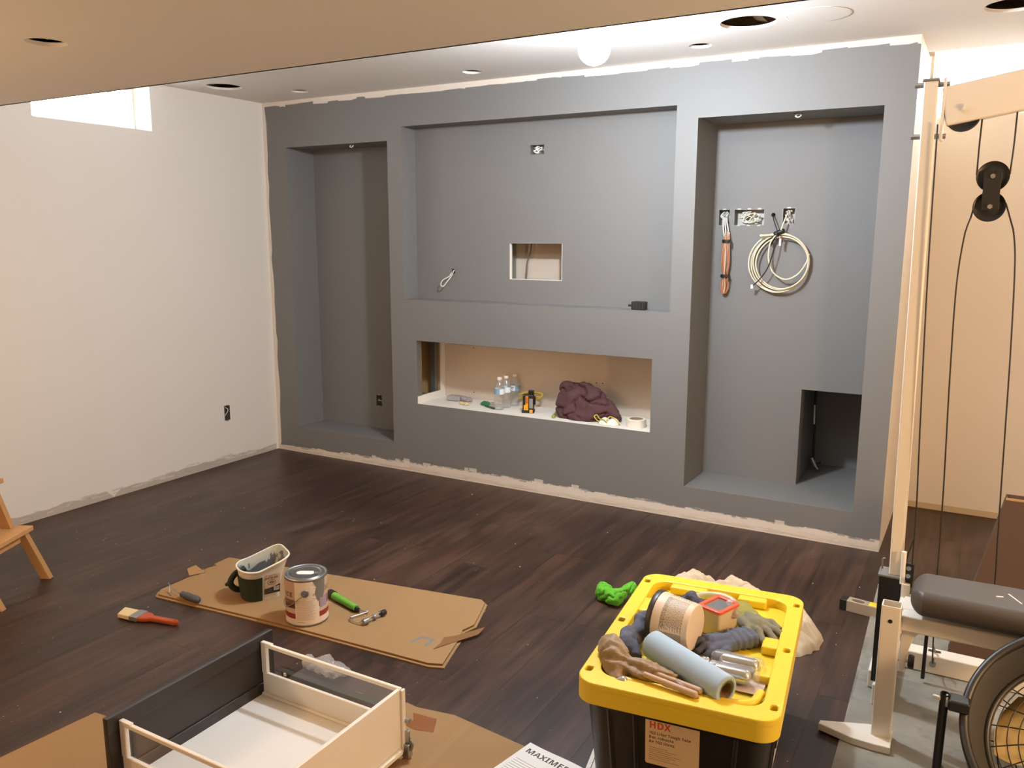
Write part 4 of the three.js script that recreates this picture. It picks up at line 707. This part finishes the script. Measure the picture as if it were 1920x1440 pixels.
// work gloves: palm, cuff, four fingers and a thumb
function glove(label, color, p, turn, bends, group, cuffColor) {
  const t = thing('work_glove', label, 'glove', p, turn, group);
  const B = [[[0, 0.02, 0], 0.024, [0.0, 0.022, 0.055], 0.026], [[-0.025, 0.019, 0.005], 0.018, [-0.026, 0.02, 0.06], 0.018], [[0.025, 0.019, 0.005], 0.018, [0.026, 0.02, 0.06], 0.018]];
  bends.forEach(([x, len, dx, lift]) => { const m = [x + dx * 0.5, 0.02 + lift, 0.06 + len * 0.5]; B.push([[x, 0.02, 0.055], 0.0125, m, 0.0115], [m, 0.0115, [x + dx, 0.014 + lift * 0.4, 0.06 + len], 0.0105]); });
  B.push([[0.028, 0.02, 0.02], 0.014, [0.055, 0.022, 0.045], 0.0125], [[0.055, 0.022, 0.045], 0.0125, [0.062, 0.018, 0.075], 0.011]);
  part('hand', blob(B, 0.0036, 0.005, (x, y, z) => 0.0025 * fbm(x * 45, y * 45, z * 45, 3), 0.0005), mat(color, 0.85, { bumpMap: fabricBump, bumpScale: 0.0005 }), t);
  part('cuff', blob([[[-0.02, 0.02, -0.01], 0.02, [-0.022, 0.022, -0.07], 0.02], [[0.02, 0.02, -0.01], 0.02, [0.022, 0.022, -0.07], 0.02], [[0, 0.022, -0.01], 0.022, [0, 0.024, -0.075], 0.021]], 0.005, 0.012, (x, y, z) => 0.0025 * Math.sin(z * 320) + 0.005 * fbm(x * 40, y * 40, z * 40, 2), 0.0005), mat(cuffColor ?? color, 0.9, { bumpMap: fabricBump, bumpScale: 0.0006 }), t);
  return t;
}
glove('olive grey work glove spread at the right of the yellow lid', 0x77715a, onLid(0.1, LF, -0.2), TH + 0.6, [[-0.03, 0.065, -0.03, 0.006], [-0.01, 0.078, -0.012, 0.01], [0.011, 0.078, 0.006, 0.006], [0.03, 0.066, 0.026, 0.003]], 'gloves on the lid', 0x8d8a45);
glove('slate blue work glove curled beside the cream plastic box', 0x4e5260, onLid(0.066, LF, -0.03), TH - 0.8, [[-0.03, 0.04, -0.012, 0.006], [-0.01, 0.05, -0.004, 0.012], [0.011, 0.05, 0.006, 0.008], [0.03, 0.042, 0.014, 0.003]], 'gloves on the lid', 0x565a66);
{
  const fold = (x, y, z) => 0.006 * Math.sin(60 * (x - z) + 5 * fbm(x * 18, y * 18, z * 18, 2)) + 0.008 * fbm(x * 30, y * 30, z * 30, 3);
  single('denim_rag', 'frayed grey-blue denim rag bunched left of the filler tub', 'rag', blob([[[-0.01, 0.03, 0.06], 0.026, [-0.005, 0.04, 0.02], 0.026], [[-0.005, 0.04, 0.02], 0.024, [0.01, 0.055, -0.05], 0.02], [[0.01, 0.055, -0.05], 0.02, [0.02, 0.075, -0.095], 0.015], [[-0.02, 0.02, 0.07], 0.022, [0.02, 0.02, 0.085], 0.018]], 0.005, 0.018, fold, 0.0005), mat(0x5b5c68, 0.95, { bumpMap: fabricBump, bumpScale: 0.0008 }), onLid(-0.182, LF, 0.06), TH);
  single('blue_rag', 'dark slate blue rag behind the tub at the far side of the lid', 'rag', blob([[[-0.05, 0.03, 0.0], 0.026, [0.0, 0.045, -0.015], 0.028], [[0.0, 0.045, -0.015], 0.028, [0.05, 0.035, 0.0], 0.024], [[0.0, 0.025, 0.03], 0.022, [0.04, 0.02, 0.04], 0.018]], 0.005, 0.018, fold, 0.0005), mat(0x484b58, 0.95, { bumpMap: fabricBump, bumpScale: 0.0008 }), onLid(-0.075, LF, -0.175), TH);
}
single('clear_hose_loop', 'pale translucent plastic hose loop at the far rim of the lid', 'hose', tube([[-0.07, 0.012, 0.02], [-0.065, 0.022, -0.03], [-0.02, 0.03, -0.055], [0.04, 0.03, -0.05], [0.075, 0.02, -0.015]], 0.0115, 50, 12), phys(0xd6d6b4, 0.35, { transmission: 0.45, thickness: 0 }), onLid(-0.015, LF + 0.001, -0.25), TH);
// ---- green rag and canvas drop cloth on the floor
{
  const push = (x, y, z) => -0.012 * Math.pow(1 - Math.abs(Math.sin(45 * (x + z * 0.6 - y) + 6 * fbm(x * 15, y * 15, z * 15, 2))), 3) + 0.012 * fbm(x * 28, y * 28, z * 28, 3);
  single('green_rag', 'bright green microfibre rag scrunched on the floor left of the tote', 'rag', blob([[[-0.05, 0.03, 0.03], 0.03, [0.02, 0.035, 0.055], 0.03], [[0.02, 0.035, 0.055], 0.028, [0.06, 0.06, -0.03], 0.022], [[-0.06, 0.045, 0.0], 0.024, [-0.03, 0.05, 0.03], 0.024]], 0.005, 0.02, push, 0.0005), mat(0x5cab2c, 0.95, { bumpMap: fabricBump, bumpScale: 0.0012 }), [3.112, 0, 1.145]);
  // heap of canvas: a sheet lifted in folds, its border resting on the floor
  const n = 70, pos = [], uv = [], idx = [];
  for (let j = 0; j <= n; j++) for (let i = 0; i <= n; i++) {
    const u = i / n * 2 - 1, v = j / n * 2 - 1, a = Math.atan2(v, u), R = 1 + 0.14 * N3(Math.cos(a) * 1.6, Math.sin(a) * 1.6, 3) + 0.05 * N3(Math.cos(a) * 6, Math.sin(a) * 6, 8);
    const m = Math.max(Math.abs(u), Math.abs(v), 1e-4), l = Math.max(Math.hypot(u, v), 1e-4), k = m / l * (0.65 + 0.35 * l / (m * 1.414)) * R, x = u * k, z = v * k, e = clamp((1 - m) * 5);
    const f = 0.07 + 0.022 * Math.sin(9 * x - 5 * z + 5 * fbm(x * 1.8, z * 1.8, 2, 3)) + 0.03 * fbm(x * 2.5, z * 2.5, 5, 3) - 0.03 * Math.pow(1 - Math.abs(Math.sin(7 * x + 4 * z + 4 * fbm(x * 2, z * 2, 4, 3))), 4) + 0.03 * Math.abs(fbm(x * 6, z * 6, 9, 3));
    pos.push(x * 0.40, 0.0015 + Math.max(0.002, f) * (0.15 + 0.85 * e) * (e > 0 ? 1 : 0), z * 0.22); uv.push(x, z);
  }
  for (let j = 0; j < n; j++) for (let i = 0; i < n; i++) { const a = j * (n + 1) + i, b = a + 1, c = a + n + 1, d = c + 1; idx.push(a, c, b, b, c, d); }
  const g = new THREE.BufferGeometry(); g.setAttribute('position', new THREE.Float32BufferAttribute(pos, 3)); g.setAttribute('uv', new THREE.Float32BufferAttribute(uv, 2)); g.setIndex(idx); g.computeVertexNormals();
  single('drop_cloth', 'cream canvas drop cloth bunched on the floor behind the tote', 'drop cloth', g, mat(0xd3c0a2, 0.9, { side: THREE.DoubleSide, bumpMap: fabricBump, bumpScale: 0.0006 }), [3.60, 0, 1.055], -0.36);
}
// ================================================================ home gym on its grey mat
const matTex = dataTex(512, 512, (u, v) => { const x = u * 6, y = v * 6, f = fbm(x + fbm(x, y, 3, 2), y * 1.4, 1, 5), s = fbm(x * 5, y * 7, 8, 3); return mix(mix(hex(0x6c6a62), hex(0x9b968a), clamp(0.5 + 1.3 * f)), hex(0x4f504b), clamp(s * 1.1 - 0.15)); }, true, 0.5, 0.5);
single('grey_mat', 'mottled grey floor mat under the home gym', 'mat', planarUV(flat(polyShape([[-0.03, -0.78], [1.8, -0.78], [1.8, 2.0], [0.02, 2.0], [0.0, 0.4]]), 0.0005, 0.005), 'x', 'z'), mat(0xffffff, 0.85, { map: matTex }), [4.095, 0, 1.25]);
{
  const O = [4.2, 0.005, 1.5], t = thing('home_gym', 'white framed cable home gym with a black bench seat', 'home gym', O), mW = M.whitePowder;
  const g3 = (x0, x1, y0, y1, z0, z1, r = 0) => span(x0 - O[0], x1 - O[0], y0 - O[1], y1 - O[1], z0 - O[2], z1 - O[2], r), L = (x, y, z) => [x - O[0], y - O[1], z - O[2]];
  // open square leg at the front with its foot
  const tubeShape = (w, d, k = 0.003) => { const s = rectShape(-w / 2, w / 2, -d / 2, d / 2, 0.005); s.holes.push(rectShape(-w / 2 + k, w / 2 - k, -d / 2 + k, d / 2 - k, 0.003)); return s; };
  const leg = part('front_leg', flat(tubeShape(0.054, 0.05), 0.026, 0.45, 0, 6).translate(...L(4.206, 0, 1.675)), mW, t);
  part('bolt_hole', cyl(0.006, 0.006, 0.002, 0, 0, 0, 14).rotateX(PI / 2).translate(...L(4.206, 0.405, 1.7005)), M.black, leg);
  part('foot', flat(polyShape([[4.03, 1.715], [4.032, 1.695], [4.17, 1.64], [4.236, 1.645], [4.238, 1.745], [4.19, 1.748], [4.13, 1.745]].map(p => [p[0] - O[0], p[1] - O[2]])), 0.0, 0.024, 0.003), mW, t);
  // upright post in its black sleeve
  part('upright_post', (() => { const g = g3(4.179, 4.217, 0.02, 1.972, 1.408, 1.450, 0.005), q = g.attributes.position; for (let i = 0; i < q.count; i++) q.setX(i, q.getX(i) - 0.0128 * (q.getY(i) + 0.005)); return g; })(), mW, t);   // leans a little
  part('post_cap', g3(4.150, 4.195, 1.968, 1.976, 1.404, 1.454, 0.003), M.galvanised, t);
  part('post_pin', rod(L(4.170, 1.97, 1.43), L(4.170, 2.04, 1.43), 0.006), mW, t);
  const sl = part('post_sleeve', [g3(4.147, 4.213, 0.08, 0.452, 1.394, 1.462, 0.003)], M.black, t);
  part('sleeve_lip', [g3(4.143, 4.216, 0.447, 0.455, 1.39, 1.466, 0.002)], M.galvanised, sl);
  part('sleeve_loop', tube([L(4.15, 0.455, 1.41), L(4.15, 0.485, 1.41), L(4.158, 0.49, 1.41)], 0.003, 16), M.galvanised, sl);
  part('post_base', g3(4.155, 4.215, 0.005, 0.08, 1.37, 1.48, 0.006), mW, t);
  for (const y of [1.962, 1.816]) part('clamp_bolt', rod(L(4.13, y, 1.428), L(4.222, y - 0.002, 1.428), 0.0075, 8), M.steel, t);
  part('clamp_plate', g3(4.206, 4.214, 1.80, 1.975, 1.402, 1.454, 0.002), mW, t);
  // boom rising to the right, with its pulley
  const boom = g => { g.rotateZ(Math.atan(0.17)); return g.translate(...L(4.212, 1.895, 1.428)); };
  const bm = part('boom', boom(span(0, 1.0, -0.055, 0.055, -0.025, 0.025, 0.006)), mW, t);
  part('boom_bolt', boom(join(cyl(0.011, 0.011, 0.006, 0, 0, 0, 6).rotateX(PI / 2).translate(0.052, -0.018, 0.027), cyl(0.006, 0.006, 0.012, 0, 0, 0, 12).rotateX(PI / 2).translate(0.052, -0.018, 0.03))), M.whitePowder, bm);
  const wheel = (r, z = 0.014) => lathe([[0.001, -z * 0.5], [r * 0.35, -z * 0.7], [r * 0.55, -z * 0.35], [r * 0.85, -z * 0.35], [r, -z], [r * 1.0, -z * 0.8], [r * 0.9, 0], [r, z * 0.8], [r, z], [r * 0.85, z * 0.35], [r * 0.55, z * 0.35], [r * 0.35, z * 0.7], [0.001, z * 0.5]], 40).rotateX(PI / 2);
  part('boom_pulley', wheel(0.047).translate(...L(4.262, 1.872, 1.428)), mat(0x2a2c33, 0.45), bm);
  const pc = L(4.353, 1.6525, 1.428);
  const blk = part('pulley_block', [rod([pc[0], pc[1] - 0.058, pc[2] + 0.016], [pc[0], pc[1] + 0.058, pc[2] + 0.016], 0.001, 6), box(0.044, 0.105, 0.003, pc[0], pc[1], pc[2] + 0.0165, 0.001), box(0.044, 0.105, 0.003, pc[0], pc[1], pc[2] - 0.0165, 0.001)], mat(0x24221f, 0.5), t);
  for (const s of [1, -1]) {
    part('pulley_wheel', wheel(0.0425).translate(pc[0] - (s < 0 ? 0.002 : 0), pc[1] + s * 0.0425, pc[2]), mat(0x1f1e1d, 0.45), blk);
    part('axle_bolt', cyl(0.007, 0.007, 0.008, 0, 0, 0, 6).rotateX(PI / 2).translate(pc[0], pc[1] + s * 0.0425, pc[2] + 0.021), M.chrome, blk);
  }
  const mC = mat(0x26221d, 0.5), cz = 1.428, cable = pts => part('cable', tube(pts.map(([x, y, z = cz]) => L(x, y, z)), 0.0026, 80, 6), mC, t);
  cable([[4.20, 1.845, 1.462], [4.21, 1.4, 1.462], [4.226, 0.95, 1.462], [4.236, 0.7, 1.462], [4.239, 0.50, 1.462]]);
  cable([[4.236, 0.585, 1.462], [4.224, 0.53, 1.462], [4.221, 0.50, 1.462]]);
  cable([[4.312, 1.87], [4.311, 1.78], [4.3115, 1.70]]);
  cable([[4.397, 1.90], [4.397, 1.79], [4.3945, 1.70]]);
  cable([[4.314, 1.62], [4.306, 1.575], [4.295, 1.525], [4.287, 1.374], [4.293, 1.1], [4.304, 0.783], [4.309, 0.58], [4.312, 0.4], [4.318, 0.1, 1.25], [4.32, 0.06, 1.14]]);
  cable([[4.392, 1.62], [4.408, 1.572], [4.42, 1.531], [4.431, 1.44], [4.443, 1.2], [4.451, 0.969], [4.46, 0.7], [4.467, 0.515], [4.47, 0.4]]);
  // cable clamp and white tube standing beside the post
  const cb = part('cable_clamp', [g3(4.216, 4.246, 0.452, 0.508, 1.45, 1.474, 0.002), g3(4.226, 4.244, 0.43, 0.455, 1.452, 1.472, 0.002)], M.black, t);
  for (const y of [0.494, 0.469]) part('clamp_screw', cyl(0.0072, 0.0072, 0.003, 0, 0, 0, 12).rotateX(PI / 2).translate(...L(4.231, y, 1.4755)), M.steel, cb);
  const lt = canvasTex(256, 256, (c, w, h) => { c.fillStyle = '#dcd4c4'; c.fillRect(0, 0, w, h); c.save(); c.translate(128, 216); c.rotate(-PI / 2); c.fillStyle = '#6a635a'; c.font = 'bold 44px sans-serif'; c.fillText('CASTEL', 10, 14); c.restore(); });
  part('lettered_tube', new THREE.CylinderGeometry(0.0125, 0.0125, 0.085, 24).translate(...L(4.2275, 0.402, 1.482)), mat(0xffffff, 0.45, { map: lt }), t);
  part('tube_collar', [cyl(0.0135, 0.0135, 0.012, 0, 0, 0, 20).translate(...L(4.2275, 0.362, 1.482))], mat(0xa8a598, 0.5), t);
  part('guide_bar', rod(L(4.216, 0.44, 1.476), L(4.214, 0.545, 1.47), 0.0075, 12), M.white, t);
  // bench
  part('bench_tube', g3(4.232, 4.8, 0.362, 0.412, 1.60, 1.655, 0.006), mW, t);
  part('bench_plate', [g3(4.229, 4.285, 0.395, 0.412, 1.50, 1.60, 0.004), g3(4.215, 4.236, 0.35, 0.402, 1.466, 1.655, 0.004)], mW, t);
  part('gusset', extrude((() => { const s = new THREE.Shape(); s.moveTo(0, 0); s.lineTo(0.055, 0); s.quadraticCurveTo(0.022, -0.03, 0.018, -0.14); s.lineTo(0, -0.14); s.closePath(); return s; })(), 0.03, 0.003).translate(...L(4.233, 0.364, 1.61)), mW, t);
  const pad = part('seat_pad', new RoundedBoxGeometry(0.6, 0.074, 0.25, 6, 0.034).translate(...L(4.552, 0.4745, 1.612)), mat(0x453f3a, 0.5), t);
  { const q = pad.geometry.attributes.position, x0 = L(4.252, 0, 0)[0], zc = L(0, 0, 1.612)[2]; for (let i = 0; i < q.count; i++) { const u = clamp((q.getX(i) - x0) / 0.11), s = Math.sqrt(1 - (1 - u) ** 2 * 0.75); q.setZ(i, zc + (q.getZ(i) - zc) * s); } pad.geometry.computeVertexNormals(); }
  part('pad_wear', blob([[L(4.47, 0.5105, 1.62), 0.003, L(4.485, 0.511, 1.615), 0.002], [L(4.50, 0.5105, 1.585), 0.0025, L(4.53, 0.511, 1.64), 0.002]], 0.0015, 0.002), M.white, pad);
  const kn = part('adjust_knob', [lathe([[0.001, -0.008], [0.019, -0.008], [0.021, -0.004], [0.021, 0.006], [0.015, 0.009], [0.001, 0.009]], 16).rotateZ(PI / 2).translate(...L(4.268, 0.262, 1.635))], M.black, t);
  part('knob_bolt', rod(L(4.232, 0.26, 1.635), L(4.262, 0.262, 1.635), 0.005), M.steel, kn);
  // floor beam behind
  const fb = part('floor_beam', g3(4.13, 5.0, 0.006, 0.075, 1.10, 1.165, 0.006), mW, t);
  part('beam_bolt', [cyl(0.012, 0.012, 0.006, 0, 0, 0, 6).rotateX(PI / 2).translate(...L(4.318, 0.045, 1.168)), cyl(0.007, 0.007, 0.012, 0, 0, 0, 12).rotateX(PI / 2).translate(...L(4.318, 0.045, 1.168))], M.steel, fb);
  part('cable_slot', g3(4.30, 4.34, 0.0745, 0.0765, 1.12, 1.135), M.black, fb);
  part('cable_sheath', rod(L(4.319, 0.077, 1.13), L(4.316, 0.13, 1.2), 0.005), mat(0x8d8a82, 0.4), fb);
  part('lever', g3(4.287, 4.299, 0.02, 0.36, 1.235, 1.25, 0.004), M.black, t);
  part('side_beam', g3(4.13, 4.2, 0.006, 0.07, 1.165, 1.37, 0.005), mW, t);
}
{ // spirit level behind the gym post
  const t = thing('spirit_level', 'grey spirit level with a yellow vial lying left of the gym post', 'spirit level', [4.12, 0.0005, 0.765], -0.14);
  const s = rectShape(-0.14, 0.14, -0.024, 0.024, 0.003); s.holes.push((() => { const p = new THREE.Path(); p.absellipse(-0.1, 0, 0.025, 0.015, 0, PI * 2, true); return p; })());
  part('body', flat(s, 0.0, 0.045, 0.001), mat(0xb3a896, 0.4, { metalness: 0.4 }), t);
  part('end_cap', span(-0.167, -0.139, 0, 0.046, -0.025, 0.025, 0.003), M.black, t);
  part('vial', new RoundedBoxGeometry(0.075, 0.006, 0.036, 2, 0.003).translate(-0.02, 0.0455, 0), mat(0xd9c52c, 0.35), t);
}
single('white_trim_offcut', 'short white trim offcut behind the gym post', 'trim offcut', span(-0.05, 0.05, 0, 0.03, -0.06, 0.06, 0.003), M.whitePowder, [4.125, 0.0055, 0.55], 0.1);
{ // cardboard carton leaning by the gym
  const t = thing('leaning_carton', 'long brown cardboard carton leaning to the right behind the bench', 'cardboard', [4.44, 0.0055, 0.93]);
  const lean = g => { const q = g.attributes.position; for (let i = 0; i < q.count; i++) { const y = q.getY(i); q.setX(i, q.getX(i) + y * 0.25); q.setZ(i, q.getZ(i) - y * 0.36); } g.computeVertexNormals(); return g; };
  const mD = mat(0x4c3522, 0.85);
  for (const [x0, x1, z0, z1] of [[-0.08, 0.08, 0.031, 0.035], [-0.08, 0.08, -0.035, -0.031], [-0.08, -0.076, -0.031, 0.031], [0.076, 0.08, -0.031, 0.031]]) part('carton_wall', lean(join(span(x0, x1, 0, 0.56, z0, z1))), mD, t);
  part('carton_edge', lean(join(span(-0.082, 0.082, 0.556, 0.563, 0.03, 0.036))), M_cardPlain, t);
}
single('yellow_wood_stick', 'short yellow stick on the floor beyond the bench seat', 'stick', join(rod([-0.06, 0.012, 0.03], [0.07, 0.05, -0.06], 0.012), rod([0.0, 0.01, 0.045], [0.1, 0.01, 0.03], 0.0095)), mat(0xc09a45, 0.5), [4.62, 0.0055, 0.98]);
// ================================================================ drum fan at the right edge
{
  const C = [4.69, 0.335, 1.99], t = thing('drum_fan', 'black drum fan with a wire grille at the lower right edge', 'fan', [C[0], 0.0055, C[2]]);
  const h = new THREE.Group(); const dir = V(-0.10, Math.sin(0.86), Math.cos(0.86)).normalize(), q = new THREE.Quaternion().setFromUnitVectors(V(0, 0, 1), dir), cy = C[1] - 0.0055;
  const put = g => g.applyQuaternion(q).translate(0, cy, 0), R = 0.28, mF = mat(0x1c1a18, 0.42);
  part('drum', put(lathe([[R, 0.0], [R + 0.004, -0.01], [R + 0.004, -0.165], [R - 0.002, -0.165], [R - 0.002, -0.04], [R - 0.004, -0.008], [0.234, -0.09], [0.231, -0.096], [R - 0.008, -0.06]], 64).rotateX(PI / 2)), mat(0x3a3834, 0.45), t);
  part('outer_rim', put(new THREE.TorusGeometry(R - 0.002, 0.0115, 12, 72)), mF, t);
  part('inner_rim', put(new THREE.TorusGeometry(0.232, 0.010, 10, 64).translate(0, 0, -0.092)), mF, t);
  const gr = part('front_grille', put(join([0.06, 0.085, 0.11, 0.135, 0.16, 0.185, 0.21, 0.226].map(r => new THREE.TorusGeometry(r, 0.0016, 5, 56).translate(0, 0, -0.074 - 0.018 * (r / 0.23) ** 2)))), mF, t);
  for (let i = 0; i < 24; i++) { const a = i / 24 * 2 * PI; part('grille_wire', put(tube([[Math.cos(a) * 0.05, Math.sin(a) * 0.05, -0.074], [Math.cos(a + 0.12) * 0.14, Math.sin(a + 0.12) * 0.14, -0.081], [Math.cos(a + 0.2) * 0.23, Math.sin(a + 0.2) * 0.23, -0.093]], 0.0017, 12, 5)), mF, gr); }
  part('grille_hub', put(cyl(0.05, 0.05, 0.008, 0, 0, 0, 32).rotateX(PI / 2).translate(0, 0, -0.072)), mF, t);
  const mBl = mat(0xd8b878, 0.3, { metalness: 0.95, side: THREE.DoubleSide });
  for (let i = 0; i < 3; i++) {
    const pos = [], idx = [], n = 14; for (let j = 0; j <= n; j++) { const r = 0.045 + 0.172 * j / n, w = 0.45 + 0.3 * Math.sin(j / n * PI); for (const s of [-1, -0.33, 0.33, 1]) { const a = 0.55 + i * 2 * PI / 3 + s * w + 0.3 * j / n; pos.push(r * Math.cos(a), r * Math.sin(a), -0.128 + s * 0.02); } }
    for (let j = 0; j < n; j++) for (let k = 0; k < 3; k++) { const a = j * 4 + k; idx.push(a, a + 4, a + 1, a + 1, a + 4, a + 5); }
    const g = new THREE.BufferGeometry(); g.setAttribute('position', new THREE.Float32BufferAttribute(pos, 3)); g.setIndex(idx); g.computeVertexNormals(); part('blade', put(g), mBl, t);
  }
  part('motor', put(cyl(0.05, 0.055, 0.09, 0, 0, 0, 32).rotateX(PI / 2).translate(0, 0, -0.122)), mF, t);
  part('rear_grille', put(join(...[0.05, 0.09, 0.13, 0.17, 0.21, 0.25].map(r => new THREE.TorusGeometry(r, 0.0018, 5, 48).translate(0, 0, -0.167)), ...Array.from({ length: 12 }, (_, i) => { const a = i / 12 * 2 * PI; return rod([0, 0, -0.167], [Math.cos(a) * 0.28, Math.sin(a) * 0.28, -0.167], 0.0018, 5); }))), mF, t);
  const u = V(1, 0, 0).applyQuaternion(q);
  for (const s of [-1, 1]) {
    const px = u.x * s * (R + 0.012), pz = u.z * s * (R + 0.012);
    const br = part('pivot_bracket', [box(0.05, 0.03, 0.05, px, cy, pz, 0.006)], mF, t);
    part('pivot_knob', rod([px + s * 0.02, cy, pz], [px + s * 0.062, cy + 0.004, pz], 0.006), M.chrome, br); part('pivot_washer', rod([px + s * 0.026, cy, pz], [px + s * 0.031, cy, pz], 0.017, 20), M.steel, br);
    part('stand_arm', tube([[px + s * 0.034, cy + 0.02, pz], [px + s * 0.036, cy - 0.1, pz - 0.005], [px + s * 0.036, 0.05, pz], [px + s * 0.03, 0.016, pz + 0.04]], 0.011, 40, 10), mF, t);
    part('stand_foot', tube([[px + s * 0.03, 0.014, pz + 0.14], [px + s * 0.03, 0.014, pz - 0.2]], 0.013, 8, 10), mF, t);
  }
  part('cross_bar', rod([-0.33, 0.0135, -0.18], [0.33, 0.0135, -0.18], 0.012), mF, t);
}
// ================================================================ debris
{
  const r = rng(99), g = new THREE.IcosahedronGeometry(1, 0), m = new THREE.InstancedMesh(g, mat(0xcfc6b8, 0.9)  , 420), d = new THREE.Object3D();
  for (let i = 0; i < 420; i++) { const s = 0.0009 + 0.0026 * r() ** 4; d.position.set(0.3 + 4.2 * r(), s * 0.55, 0.15 + 3.0 * r()); d.scale.set(s, s * 0.6, s * (0.6 + r())); d.rotation.y = r() * 6; d.updateMatrix(); m.setMatrixAt(i, d.matrix); }
  m.name = 'plaster_crumbs'; shadow(m); scene.add(m); m.userData = { kind: 'stuff', label: 'scattered white plaster crumbs on the dark floor', category: 'debris' };
}
renderer.render(scene, camera);
